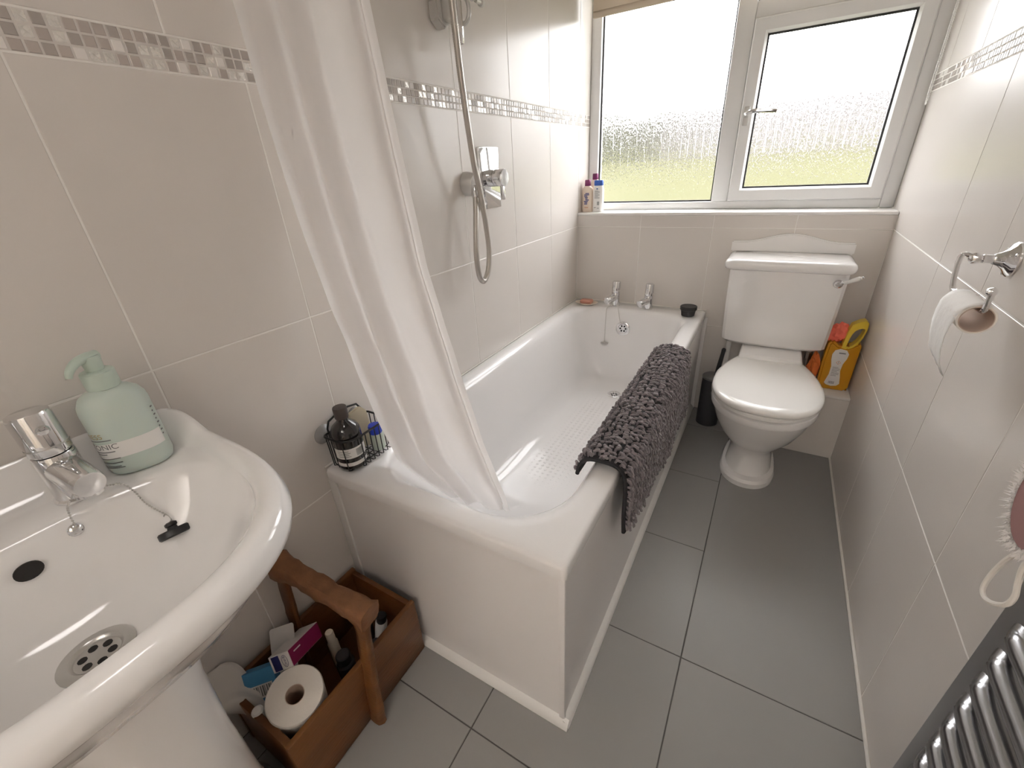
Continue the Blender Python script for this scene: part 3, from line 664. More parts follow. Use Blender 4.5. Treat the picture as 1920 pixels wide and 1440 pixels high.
lv = obj('flush_lever', lathe([(0.016, 0), (0.016, 0.004), (0.012, 0.008), (0.009, 0.016), (0.010, 0.020), (0.007, 0.024)], (1.138, -0.199, 0.748), (0, -1, 0), 22), 'chrome', wc, label='chrome lever with white grip')
pA, pB = Vector((1.138, -0.216, 0.748)), Vector((1.206, -0.222, 0.782)); dv_ = (pB-pA).normalized()
obj('lever_arm', tube([pA, pA+dv_*0.022], 0.004, 10), 'chrome', lv)
obj('lever_grip', lathe([(0.0045, 0.016), (0.006, 0.020), (0.0085, 0.050), (0.0090, 0.060), (0.007, 0.066)], pA, dv_, 16), 'porcelain', lv, label='white porcelain grip')
obj('lever_finial', lathe([(0.005, 0.065), (0.0062, 0.068), (0.004, 0.071), (0.0045, 0.075), (0.002, 0.077)], pA, dv_, 14), 'chrome', lv)
obj('feed_pipe', tube([(0.803, -0.075, 0.46), (0.803, -0.075, 0.30), (0.803, -0.06, 0.08), (0.803, -0.03, 0.05), (0.803, -0.002, 0.05)], 0.0105, 12, 4), 'white', wc)
obj('isolating_valve', join(tube([(1.118, -0.10, 0.458), (1.118, -0.10, 0.33)], 0.008, 12), lathe([(0.014, 0), (0.014, 0.03)], (1.118, -0.10, 0.40), (0, 0, 1), 8)), 'steel', wc)

# toilet brush and holder
hd = thing('toilet_brush_holder', 'tall black toilet brush holder between bath and toilet', 'brush holder', (0.768, -0.128, 0))
obj('holder_body', lathe([(0.046, 0), (0.050, 0.003), (0.050, 0.245), (0.049, 0.250)], (0.768, -0.128, 0), seg=32), 'charcoal', hd)
obj('holder_rim', lathe([(0.0505, 0.249), (0.0515, 0.251), (0.0515, 0.258), (0.047, 0.261), (0.020, 0.263), (0.012, 0.263)], (0.768, -0.128, 0), seg=32), 'lidgrey', hd)
tag(obj('toilet_brush', lathe([(0.012, -0.10), (0.010, 0), (0.0095, 0.060), (0.0085, 0.120), (0.0095, 0.136), (0.007, 0.142)], (0.776, -0.126, 0.262), (0.10, 0.0, 1), 16), 'charcoal'), 'dark upright handle of a toilet brush in its holder', 'toilet brush')

# amber cleaner bottle with handle, coral cloth
yb_ = thing('cleaner_bottle', 'tall amber yellow cleaner bottle with handle beside the toilet', 'bottle', (1.215, -0.14, BZ))
u_, v_ = (1, 0, 0), (0, 0, 1)
O = (0, -0.105, 0)       # u x v points to -y
body2 = [(1.166, BZ+0.004), (1.172, BZ), (1.268, BZ), (1.275, BZ+0.006), (1.2765, BZ+0.20), (1.270, BZ+0.215), (1.232, BZ+0.190), (1.205, BZ+0.195), (1.180, BZ+0.215), (1.168, BZ+0.20), (1.164, BZ+0.12)]
obj('bottle_body', prism(body2, O, u_, v_, 0.0, 0.060, bev=0.008), 'yellow', yb_)
ho = [(1.214, 0.182), (1.217, 0.225), (1.222, 0.262), (1.228, 0.284), (1.250, 0.300), (1.266, 0.305), (1.2765, 0.296), (1.2775, 0.270), (1.272, 0.235), (1.262, 0.208), (1.250, 0.192), (1.235, 0.182)]
hi = [(1.228, 0.195), (1.231, 0.225), (1.236, 0.248), (1.242, 0.262), (1.252, 0.270), (1.262, 0.274), (1.2695, 0.272), (1.2705, 0.262), (1.266, 0.238), (1.257, 0.215), (1.247, 0.201), (1.237, 0.193)]
def loop_plate(outer, inner, yf, yb):
    V, n = [], len(outer)
    for ring, yy in ((outer, yf), (inner, yf), (inner, yb), (outer, yb)): V += [(a, yy, BZ+b) for a, b in ring]
    F = []
    for r in range(4):
        for k in range(n): F.append((r*n+k, ((r+1) % 4)*n+k, ((r+1) % 4)*n+(k+1) % n, r*n+(k+1) % n))
    return V, F
hbm = BM(); hv, hf = loop_plate(ho, hi, -0.158, -0.118)
vv_ = [hbm.verts.new(p) for p in hv]
for f_ in hf: hbm.faces.new([vv_[i] for i in f_])
obj('bottle_handle', hbm, 'yellowsolid', yb_, label='yellow loop handle', sharp=40)
lab = [(1.212+dx, BZ+dz) for dx, dz in ((-0.026, 0.030), (-0.018, 0.022), (0.0, 0.018), (0.018, 0.022), (0.026, 0.032), (0.022, 0.060), (0.016, 0.090), (0.018, 0.120), (0.026, 0.145), (0.028, 0.165), (0.018, 0.180), (-0.004, 0.184), (-0.020, 0.176), (-0.026, 0.158), (-0.024, 0.135), (-0.018, 0.105), (-0.018, 0.070))]
lb = obj('bottle_label', prism(lab, (0.004, -0.165, 0), u_, v_, 0.0002, 0.0012), 'labelwhite', yb_, label='white waisted paper label')
pr_ = []
for k in range(7): pr_.append(on_plane(rect2(-0.013, 0.013 if k % 3 else 0.006, -0.0009, 0.0009), (1.217, -0.1665, BZ+0.066+k*0.0062), u_, v_))
for k in range(6): pr_.append(on_plane(rect2(-0.0008, 0.0008+0.0006*(k % 2), -0.006, 0.006), (1.205+k*0.0034, -0.1665, BZ+0.034), u_, v_))
pr_.append(on_plane(rect2(-0.011, 0.011, -0.0022, 0.0022), (1.222, -0.1665, BZ+0.166), u_, v_))
obj('label_print', join(*pr_), 'labelgrey', lb, sharp=0)['kind'] = 'stuff'
dm = [(0.0085, 0), (0, 0.0085), (-0.0085, 0), (0, -0.0085)]; dmi = [(0.0068, 0), (0, 0.0068), (-0.0068, 0), (0, -0.0068)]
obj('hazard_diamond', on_plane((dm+dmi, [(0, 1, 5, 4), (1, 2, 6, 5), (2, 3, 7, 6), (3, 0, 4, 7)]), (1.218, -0.1668, BZ+0.125), u_, v_), 'orangeprint', lb, sharp=0)
obj('hazard_mark', join(on_plane(rect2(-0.0009, 0.0009, -0.001, 0.004), (1.218, -0.1668, BZ+0.125), u_, v_), on_plane(rect2(-0.0009, 0.0009, -0.0036, -0.002), (1.218, -0.1668, BZ+0.125), u_, v_)), 'labelgrey', lb, sharp=0)
def crumple(c, rx, ry, rz, seed, n1=18, n2=26, amp=0.28):
    rg = random.Random(seed); K = [(Vector((rg.uniform(-1, 1), rg.uniform(-1, 1), rg.uniform(-1, 1))).normalized(), rg.uniform(2.5, 5.5), rg.uniform(0, 6)) for _ in range(9)]
    rings = []
    for i in range(1, n1):
        ph = PI*i/n1; ring = []
        for j in range(n2):
            th = 2*PI*j/n2; d = Vector((math.sin(ph)*math.cos(th), math.sin(ph)*math.sin(th), math.cos(ph)))
            f = 1+amp*sum(math.sin(w*d.dot(k)*2+o_) for k, w, o_ in K)/5
            ring.append((c[0]+rx*d.x*f, c[1]+ry*d.y*f, c[2]+rz*d.z*f))
        rings.append(ring)
    return loft(rings[::-1])
tag(obj('orange_cloth', crumple((1.140, -0.150, BZ+0.075), 0.020, 0.022, 0.066, 8, amp=0.4), 'orangeglove', sharp=30), 'folded orange cloth wedged between the toilet and the amber bottle', 'cloth')
tag(obj('cleaning_cloth', crumple((1.195, -0.120, BZ+0.236), 0.032, 0.026, 0.038, 5, amp=0.45), 'coral', sharp=30), 'crumpled coral cloth stuffed behind the amber bottle', 'cloth')

# ------------------------------------------------------------------ basin
YC = -2.195
bs = thing('wash_basin', 'white pedestal wash basin on the left wall', 'basin', (0.22, YC, 0))
def bring(xb, xf, hw, z, xm=0.14, pf=2.7, pb=5.0, n=88, lift=0.0, yc=YC):
    out = []
    for i in range(n):
        t = 2*PI*i/n; c, s = math.cos(t), math.sin(t); p = pf if c > 0 else pb
        x = xm+((xf-xm) if c > 0 else (xm-xb))*math.copysign(abs(c)**(2/p), c); yy = yc+hw*math.copysign(abs(s)**(2/p), s)
        k = max(0.0, min(1.0, (0.100-x)/0.085)); k = k*k*(3-2*k)
        out.append((x, yy, z+lift*k))
    return out
ZB = 0.816
ext = [bring(0.010, 0.300, 0.115, 0.640, 0.15), bring(0.006, 0.355, 0.165, 0.668, 0.15), bring(0.004, 0.405, 0.210, 0.705, 0.15), bring(0.003, 0.432, 0.238, 0.742, 0.14), bring(0.003, 0.443, 0.249, 0.766, 0.14),
       bring(0.003, 0.447, 0.253, 0.771, 0.14), bring(0.002, 0.458, 0.263, 0.773, 0.14, lift=0.02), bring(0.002, 0.467, 0.271, 0.783, 0.14, lift=0.03), bring(0.002, 0.4685, 0.2725, 0.795, 0.14, lift=0.04), bring(0.002, 0.464, 0.268, 0.808, 0.14, lift=0.044),
       bring(0.003, 0.459, 0.264, ZB-0.001, 0.14, lift=0.045), bring(0.006, 0.446, 0.255, ZB+0.0015, 0.14, lift=0.044), bring(0.012, 0.434, 0.245, ZB-0.0005, 0.14, lift=0.040), bring(0.022, 0.425, 0.238, ZB-0.008, 0.14, lift=0.028),
       bring(0.032, 0.420, 0.234, ZB-0.0135, 0.15, lift=0.000), bring(0.050, 0.418, 0.232, ZB-0.016, 0.16, lift=0.000)]
bowl = [bring(0.094, 0.415, 0.229, ZB-0.019, 0.20, 2.5, 3.6, lift=0.003), bring(0.103, 0.411, 0.225, ZB-0.024, 0.21, 2.5, 3.4), bring(0.110, 0.403, 0.218, ZB-0.036, 0.22, 2.5, 3.2), bring(0.121, 0.385, 0.201, ZB-0.070, 0.225, 2.4, 3.0),
        bring(0.136, 0.360, 0.174, ZB-0.106, 0.228, 2.3, 2.8), bring(0.156, 0.320, 0.136, ZB-0.135, 0.228, 2.2, 2.4), bring(0.182, 0.280, 0.087, ZB-0.153, 0.228, 2.1, 2.1), bring(0.203, 0.252, 0.036, ZB-0.159, 0.228, 2, 2), bring(0.222, 0.234, 0.008, ZB-0.161, 0.228, 2, 2)]
obj('basin_bowl', loft(ext+bowl), 'china', bs, sharp=70)
ped = [[(0.175+a, YC+b, z) for a, b in rrect(-d, d*1.05, -w_, w_, (min(d, w_)*0.75,)*4, 8, 4)] for d, w_, z in ((0.115, 0.098, 0.0), (0.115, 0.098, 0.03), (0.098, 0.084, 0.07), (0.088, 0.075, 0.20), (0.088, 0.074, 0.38), (0.096, 0.080, 0.52), (0.108, 0.092, 0.60), (0.112, 0.095, 0.648))]
obj('pedestal', loft(ped), 'china', bs, sharp=60)
grille('waste_grille', (0.226, YC, ZB-0.1570), (0, 0, 1), 0.041, bs, m='steel')
obj('overflow_hole', lathe([(0.0145, -0.004), (0.0145, 0.0022), (0.0002, 0.0022)], (0.1205, YC, 0.757), (1, 0, 0.32), 24, sy=0.8), 'hole', bs)
pillar_tap('tap', (0.062, -2.108, 0.799), (1, 0.06, 0), bs, 1.12, 'chrome pillar tap')
pillar_tap('tap', (0.062, -2.282, 0.799), (1, -0.06, 0), bs, 1.12)

bp_ = thing('basin_plug', 'black rubber plug on a bead chain lying in the basin', 'plug', (0.14, -2.07, 0.72))
def beadchain(pts, parent, r=0.0017, step=0.0042):
    P = resample(catmull(pts, 10), step); bv, bf = lathe([(0.0003, -r), (r*0.8, -r*0.6), (r, 0), (r*0.8, r*0.6), (0.0003, r)], (0, 0, 0), seg=6)
    obj('bead_chain', join(tube(P, r*0.35, 5), *[([Vector(v)+p for v in bv], bf) for p in P]), 'steel', parent)
PC = Vector((0.157, -2.052, 0.713)); pn = Vector((0.62, -0.55, 0.55)).normalized()
obj('plug_stopper', lathe([(0.0195, -0.006), (0.0215, -0.004), (0.0215, 0.004), (0.0195, 0.006), (0.0075, 0.0065), (0.0065, 0.010), (0.0085, 0.012), (0.0085, 0.016), (0.005, 0.018)], PC, Vector((-0.55, 0.15, 0.83)), 24), 'black', bp_)
pk = PC+Vector((-0.55, 0.15, 0.83)).normalized()*0.020
obj('plug_ring', tube([pk+Vector((0.006*math.cos(t), 0.002*math.cos(t), 0.006+0.007*math.sin(t))) for t in [2*PI*i/14 for i in range(14)]], 0.0009, 6, closed=True), 'steel', bp_)
beadchain([(0.082, -2.092, 0.8035), (0.092, -2.078, 0.8035), (0.104, -2.068, 0.8025), (0.116, -2.063, 0.792), (0.130, -2.059, 0.766), tuple(pk+Vector((0, 0, 0.013)))], bp_)
beadchain([(0.083, -2.124, 0.8035), (0.098, -2.130, 0.8030), (0.108, -2.133, 0.798), (0.117, -2.136, 0.780)], bp_)
obj('chain_anchor', lathe([(0.009, 0), (0.009, 0.002), (0.006, 0.005), (0.002, 0.006)], (0.1125, -2.137, 0.775), (1, 0, 0.3), 18), 'chrome', bp_)

# sea-green pump bottle
PB = Vector((0.062, -2.022, 0.800)); pbt = thing('soap_pump_bottle', 'sea green soap pump bottle on the basin', 'soap bottle', PB)
ANG = math.radians(-38)                                # the bottle's broad face turns towards the taps
ua = Vector((math.sin(-ANG), math.cos(ANG), 0)); ua = Vector((0.35, 0.94, 0)).normalized(); ub = Vector((0, 0, 1)).cross(ua)   # ua: broad direction, ub: depth
def oval(hw, hd_, z, n=40, p=2.5):
    o = []
    for i in range(n):
        t = 2*PI*i/n; c, s = math.cos(t), math.sin(t)
        o.append(PB+ua*(hw*math.copysign(abs(c)**(2/p), c))+ub*(hd_*math.copysign(abs(s)**(2/p), s))+Vector((0, 0, z)))
    return o
obj('bottle_body', loft([oval(0.036, 0.026, 0.0), oval(0.040, 0.030, 0.003), oval(0.0425, 0.0325, 0.012), oval(0.0425, 0.0325, 0.108), oval(0.041, 0.031, 0.118), oval(0.036, 0.027, 0.128), oval(0.027, 0.021, 0.135), oval(0.018, 0.016, 0.139), oval(0.016, 0.016, 0.145, p=2)]), 'soapgreen', pbt, sharp=50)
def wrap_oval(g, z0, a0, lift=0.0006, hw=0.0425, hd_=0.0325, p=2.5):
    """bend flat print round the bottle: horizontal distance runs along the oval"""
    tab = []; acc = 0; prev = None
    for i in range(721):
        t = 2*PI*i/720-PI; c, s = math.cos(t), math.sin(t); q = Vector((hw*math.copysign(abs(c)**(2/p), c), hd_*math.copysign(abs(s)**(2/p), s), 0))
        if prev is not None: acc += (q-prev).length
        tab.append((acc, q)); prev = q
    tot = acc; i0 = int((a0+PI)/(2*PI)*720); s0 = tab[i0 % 721][0]; out = []
    for a, b in g[0]:
        s = (s0+a) % tot; lo, hi = 0, 720
        while hi-lo > 1:
            mid = (lo+hi)//2
            if tab[mid][0] <= s: lo = mid
            else: hi = mid
        f = (s-tab[lo][0])/max(1e-9, tab[hi][0]-tab[lo][0]); q = tab[lo][1].lerp(tab[hi][1], f); n = Vector((q.x/hw**2, q.y/hd_**2, 0)).normalized(); q = q+n*lift
        out.append(PB+ua*q.x+ub*q.y+Vector((0, 0, z0+b)))
    return out, g[1]
def strip(x0, x1, y0_, y1_, n=30):
    V = []; F = []
    for i in range(n+1): x = x0+(x1-x0)*i/n; V += [(x, y0_), (x, y1_)]
    for i in range(n): F.append((2*i, 2*i+2, 2*i+3, 2*i+1))
    return V, F
A0 = -PI*0.5-0.15     # middle of the visible face
lbp = obj('bottle_label', wrap_oval(strip(-0.075, 0.052, 0.034, 0.060, 46), 0.0, A0), 'labelwhite', pbt, sharp=60, label='white label band')
obj('label_text', wrap_oval((lambda g: ([(a-0.024, b) for a, b in g[0]], g[1]))(text_geo('TONIC', 0.0125)), 0.0545, A0, 0.0009), 'labelgrey', lbp, sharp=0)
obj('gold_text', wrap_oval((lambda g: ([(a-0.030, b) for a, b in g[0]], g[1]))(text_geo('NESS', 0.0115)), 0.0735, A0, 0.0007), 'labelgold', pbt, sharp=0)
fine = [wrap_oval(strip(-0.045, -0.045+w, z, z+0.0016, 8), 0, A0, 0.0009) for w, z in ((0.036, 0.0655), (0.034, 0.0455), (0.022, 0.0415), (0.036, 0.033), (0.036, 0.0255), (0.032, 0.019), (0.036, 0.0165))]
obj('fine_print', join(*fine), 'labelgrey', pbt, sharp=0)['kind'] = 'stuff'
side_marks = [wrap_oval(strip(0.053, 0.053+0.003+0.002*(k % 2), 0.045+k*0.007, 0.0475+k*0.007, 3), 0, A0, 0.0008) for k in range(8)]
obj('side_print', join(*side_marks), 'labelgrey', pbt, sharp=0)['kind'] = 'stuff'
pc = PB+Vector((0, 0, 0))
pump = obj('pump_collar', lathe([(0.0165, 0.138), (0.0205, 0.140), (0.0205, 0.164), (0.019, 0.166), (0.012, 0.167)], pc, seg=28), 'pumpgreen', pbt)
obj('pump_stem', lathe([(0.0105, 0.166), (0.0115, 0.176), (0.0125, 0.186), (0.011, 0.189)], pc, seg=22), 'pumpgreen', pump)
nz_ = Vector((0.45, -0.89, 0)).normalized()
q0 = pc+Vector((0, 0, 0.186))
obj('pump_nozzle', tube([q0-nz_*0.010, q0+nz_*0.006+Vector((0, 0, 0.002)), q0+nz_*0.022+Vector((0, 0, 0.0)), q0+nz_*0.034+Vector((0, 0, -0.008)), q0+nz_*0.038+Vector((0, 0, -0.016))], lambda i, n: 0.0085-0.005*i/n, 12, 4), 'pumpgreen', pump)

# ------------------------------------------------------------------ shower fittings on the left wall
sm = thing('shower_mixer', 'chrome rectangular shower mixer plate on the left wall', 'shower mixer', (0, -0.825, 1.177))
obj('mixer_plate', bx(0.0005, 0.009, -0.889, -0.760, 1.081, 1.273, bev=0.003), 'chrome', sm)
kn = obj('mixer_knob', lathe([(0.027, 0.008), (0.027, 0.030), (0.0245, 0.031), (0.0245, 0.034), (0.027, 0.035), (0.027, 0.066), (0.025, 0.069), (0.001, 0.0695)], (0, -0.825, 1.178), (1, 0, 0), 32), 'chrome', sm)
obj('mixer_lever', bx(0.052, 0.064, -0.834, -0.816, 1.108, 1.165, bev=0.004), 'chrome', kn)
hs = thing('shower_hose', 'silver ribbed shower hose hanging in a loop by the mixer plate', 'shower hose', (0.03, -0.955, 1.166))
obj('wall_outlet', lathe([(0.036, 0.0005), (0.036, 0.010), (0.033, 0.024), (0.026, 0.036), (0.012, 0.042), (0.001, 0.043)], (0, -0.955, 1.166), (1, 0, 0), 32), 'greyplastic', hs)
obj('hose_nut', lathe([(0.0115, 0), (0.0115, 0.03), (0.009, 0.036)], (0.038, -0.966, 1.158), (0.25, -0.35, -0.9), 14), 'chrome', hs)
hp_ = [(0.045, -0.975, 1.130), (0.055, -0.994, 1.081), (0.060, -1.012, 1.020), (0.062, -1.022, 0.950), (0.062, -1.016, 0.890), (0.061, -0.992, 0.864), (0.060, -0.962, 0.885), (0.060, -0.944, 0.940), (0.061, -0.945, 0.995), (0.064, -0.962, 1.085), (0.068, -0.986, 1.166), (0.072, -1.010, 1.238), (0.080, -1.046, 1.425), (0.088, -1.068, 1.60), (0.090, -1.075, 1.75), (0.075, -1.06, 1.92), (0.055, -1.04, 2.0)]
HP = resample(catmull(hp_, 14), 0.0025)
obj('hose', tube(HP, lambda i, n: 0.0094 if (i % 2) else 0.0082, 12), 'hose', hs, sharp=80)
obj('hose_elbow', tube([(0.055, -1.04, 1.99), (0.04, -1.03, 2.04), (0.0005, -1.03, 2.05)], 0.011, 12, 5), 'chrome', hs)
br = thing('shower_bracket', 'grey shower handset bracket high on the left wall', 'shower bracket', (0, -1.0, 1.585))
hexp = [(0.032*math.cos(PI/6+k*PI/3), 0.040*math.sin(PI/6+k*PI/3)) for k in range(6)]
obj('bracket_mount', prism(hexp, (0, -1.028, 1.585), (0, 1, 0), (0, 0, 1), 0.0005, 0.032, bev=0.004), 'greyplastic', br)
arm = bx(0.028, 0.060, -1.040, -0.985, 1.560, 1.612, bev=0.008); obj('bracket_arm', arm, 'greyplastic', br)
obj('bracket_clip', tube([(0.064+0.018*math.cos(a), -0.985, 1.588+0.028*math.sin(a)) for a in [PI*0.5-PI*1.1*i/12 for i in range(13)]], 0.006, 8), 'greyplastic', br)
obj('handset_end', lathe([(0.012, 0), (0.012, -0.05), (0.0105, -0.088), (0.009, -0.090), (0.007, -0.084)], (0.062, -1.010, 1.602), (0, 0, 1), 20), 'chrome', br)
obj('bracket_slider', bx(0.045, 0.075, -1.03, -0.915, 1.622, 1.645, bev=0.006), 'greyplastic', br)
obj('slider_knob', lathe([(0.006, 0), (0.006, 0.020), (0.010, 0.024), (0.010, 0.032)], (0.060, -0.916, 1.625), (0, 1, 0), 12), 'greyplastic', br)

# ------------------------------------------------------------------ shower curtain, gathered at the wall end
def curtain():
    zs = [2.08-0.012*k for k in range(int((2.08-0.40)/0.012)+1)]
    L = [(2.08, 0.010, -1.615), (1.49, 0.010, -1.612), (1.30, 0.011, -1.608), (1.14, 0.016, -1.602), (0.95, 0.045, -1.598), (0.70, 0.103, -1.595), (0.60, 0.128, -1.590), (0.54, 0.150, -1.590), (0.47, 0.195, -1.560), (0.40, 0.235, -1.520)]
    Rr = [(2.08, 0.190, -1.50), (1.47, 0.222, -1.50), (1.25, 0.242, -1.50), (1.02, 0.268, -1.50), (0.80, 0.318, -1.50), (0.60, 0.370, -1.50), (0.50, 0.402, -1.50), (0.455, 0.420, -1.50), (0.40, 0.428, -1.498)]
    def at(T, z):
        for (za, xa, ya), (zb, xb, yb) in zip(T, T[1:]):
            if zb <= z <= za:
                t = (za-z)/(za-zb); return Vector((xa+(xb-xa)*t, ya+(yb-ya)*t, z))
        return Vector((T[-1][1], T[-1][2], z))
    FP = [(0, 0, 0.0), (0.11, 0, 0.016), (0.17, 0, 0.004), (0.22, 0, -0.024), (0.30, 0, -0.010), (0.36, 0, 0.026), (0.41, 0, 0.022), (0.46, 0, -0.006), (0.52, 0, -0.016), (0.62, 0, 0.004), (0.75, 0, 0.016), (0.86, 0, 0.012), (0.905, 0, -0.006), (0.95, 0, 0.004), (1, 0, 0.0)]
    fc = catmull(FP, 12); FPS = []
    for i in range(241):
        x = i/240; j = max(k for k in range(len(fc)) if fc[k].x <= x+1e-9); j = min(j, len(fc)-2); d_ = max(1e-6, fc[j+1].x-fc[j].x); FPS.append(fc[j].z+(fc[j+1].z-fc[j].z)*min(1, (x-fc[j].x)/d_))
    n = 96; V, F = [], []
    for z in zs:
        a, b = at(L, z), at(Rr, z); d = (b-a); w = d.length; d.normalize(); nn = Vector((d.y, -d.x, 0))   # towards the room
        low = max(0, min(1, (0.62-z)/0.15))
        for i in range(n+1):
            s = i/n
            q = (s+0.018*math.sin(z*2.6+s*3))*len(FP)-1e-6; q = max(0, min(len(FPS)-1.001, s*(len(FPS)-1)+0.8*math.sin(z*2.6+s*3)*math.sin(PI*s))); iq = int(q); fold = FPS[iq]+(FPS[iq+1]-FPS[iq])*(q-iq)
            fold *= (1-0.5*low)
            lat = 0.0
            wr = 0.003*math.sin(z*31+s*17)*math.sin(z*13-s*9)*(1 if z < 0.95 else 0.35)
            p = a+d*(w*s+lat)+nn*(fold+wr-0.004)
            if p.x < 0.006: p.x = 0.006+0.2*abs(p.x-0.006)*0
            V.append(p)
    m = n+1
    for k in range(len(zs)-1):
        for i in range(n): F.append((k*m+i, k*m+i+1, (k+1)*m+i+1, (k+1)*m+i))
    return V, F
sc = thing('shower_curtain', 'white fabric shower curtain gathered at the near end of the bath', 'curtain', (0.12, -1.56, 2.08))
oc = obj('curtain_fabric', curtain(), 'curtain', sc, sharp=0)
oc.data.polygons.foreach_set('use_smooth', [True]*len(oc.data.polygons))
V, F = curtain(); n_ = 97; rows = len(V)//n_
hem_pts = [Vector(V[r*n_+90])+Vector((0.0, -0.0022, 0)) for r in range(0, rows, 3)]
obj('side_hem', tube(hem_pts, 0.0016, 6), 'curtain', sc)
obj('curtain_rail', tube([(0.0005, -1.56, 2.11), (0.30, -1.56, 2.11), (0.62, -1.56, 2.11), (0.66, -1.52, 2.11), (0.66, -0.8, 2.11), (0.66, YW-0.145, 2.11)], 0.0125, 14), 'white', sc)
for k in range(5): obj('curtain_ring', tube([(0.03+0.038*k, -1.56+0.020*math.cos(t), 2.097+0.026*math.sin(t)) for t in [2*PI*i/16 for i in range(16)]], 0.0018, 6, closed=True), 'white', sc)

# ------------------------------------------------------------------ wire caddy on the bath corner, with its bottles
CZ = ZR+0.0035
cd = thing('wire_caddy', 'black wire caddy with suction cups on the bath corner', 'caddy', (0.065, -1.62, CZ))
cx0, cx1, cy0, cy1 = 0.020, 0.106, -1.688, -1.548
rim = [(a, b, 0.635) for a, b in rrect(cx0, cx1, cy0, cy1, (0.012, 0.012, 0.012, 0.035), 5, 4)]
obj('caddy_rim', tube(rim, 0.0028, 8, closed=True), 'blackwire', cd)
obj('caddy_rail', tube([(cx0, cy0+0.02, 0.600), (cx0-0.006, cy0+0.03, 0.66), (cx0-0.006, cy1-0.02, 0.665), (cx0, cy1-0.01, 0.60)], 0.0028, 8, 3), 'blackwire', cd)
gs = []
for k in range(9):
    yy = cy0+0.012+k*(cy1-cy0-0.02)/8
    xr = cx1 if yy > cy0+0.03 else cx1-0.018
    obj('caddy_wire', tube([(cx0, yy, 0.635), (cx0+0.003, yy, CZ+0.004), (cx0+0.010, yy, CZ), (xr-0.010, yy, CZ), (xr-0.002, yy, CZ+0.004), (xr, yy, 0.635)], 0.00135, 6), 'blackwire', cd)
for k in range(4):
    xx = cx0+0.012+k*0.018
    obj('caddy_wire', tube([(xx, cy0, 0.635), (xx, cy0+0.003, CZ+0.006), (xx, cy0+0.010, CZ+0.0027), (xx, cy1-0.010, CZ+0.0027), (xx, cy1-0.002, CZ+0.006), (xx, cy1, 0.635)], 0.00135, 6), 'blackwire', cd)
for yy in (-1.672, -1.57): obj('suction_cup', lathe([(0.026, 0.0004), (0.022, 0.004), (0.012, 0.010), (0.008, 0.014), (0.007, 0.020)], (0, yy, 0.628), (1, 0, 0), 26), 'clearcup', cd)
DB = Vector((0.064, -1.652, CZ+0.005)); db = thing('dark_bottle', 'black apothecary bottle with white label in the wire caddy', 'bottle', DB)
obj('bottle_glass', lathe([(0.033, 0), (0.0355, 0.003), (0.0360, 0.010), (0.0360, 0.092), (0.0345, 0.102), (0.029, 0.113), (0.020, 0.121), (0.0145, 0.126), (0.0135, 0.132), (0.0135, 0.138)], DB, seg=36), 'amber', db)
obj('bottle_cap', lathe([(0.0155, 0.134), (0.0165, 0.136), (0.0168, 0.160), (0.0158, 0.163), (0.001, 0.1635)], DB, seg=28), 'cap', db)
def cyl_wrap(g, c, r, z0, th0):
    return [Vector((c.x+r*math.cos(th0+a/r), c.y+r*math.sin(th0+a/r), c.z+z0+b)) for a, b in g[0]], g[1]
tc_ = math.atan2(-0.55, 0.83)
l1 = obj('bottle_label', join(cyl_wrap(strip(-0.046, 0.046, 0.034, 0.062), DB, 0.0365, 0, tc_), cyl_wrap(strip(-0.046, 0.046, 0.012, 0.022), DB, 0.0365, 0, tc_)), 'labelwhite', db, label='two white paper label bands')
bars = [cyl_wrap(strip(0.012, 0.030, 0.038+k*0.0022, 0.0392+k*0.0022, 6), DB, 0.0368, 0, tc_) for k in range(9)]
bars += [cyl_wrap(strip(-0.034, -0.002-0.004*(k % 2), 0.040+k*0.005, 0.0412+k*0.005, 8), DB, 0.0368, 0, tc_) for k in range(4)]
obj('label_print', join(*bars), 'labelgrey', l1, sharp=0)['kind'] = 'stuff'
gb = thing('small_bottle', 'small pale bottle with blue cap lying in the wire caddy', 'bottle', (0.075, -1.585, CZ+0.02))
obj('bottle_body', lathe([(0.012, 0), (0.017, 0.003), (0.018, 0.010), (0.018, 0.045), (0.014, 0.052), (0.010, 0.054)], (0.080, -1.578, CZ+0.006), (0, 0, 1), 22), 'palegreen', gb)
obj('bottle_cap', lathe([(0.0155, 0.050), (0.017, 0.052), (0.017, 0.070), (0.015, 0.074), (0.001, 0.075)], (0.080, -1.578, CZ+0.006), (0, 0, 1), 20), 'blue', gb)
tag(obj('sachet', prism([(-0.024, 0), (0.024, 0), (0.026, 0.10), (0.010, 0.118), (-0.022, 0.108)], (0.040, -1.585, CZ+0.006), Vector((0.25, 0.97, 0)).normalized(), Vector((-0.1, 0.0, 1)).normalized(), -0.005, 0.005, bev=0.003), 'cream'), 'cream coloured sachet standing in the wire caddy behind the curtain', 'sachet')

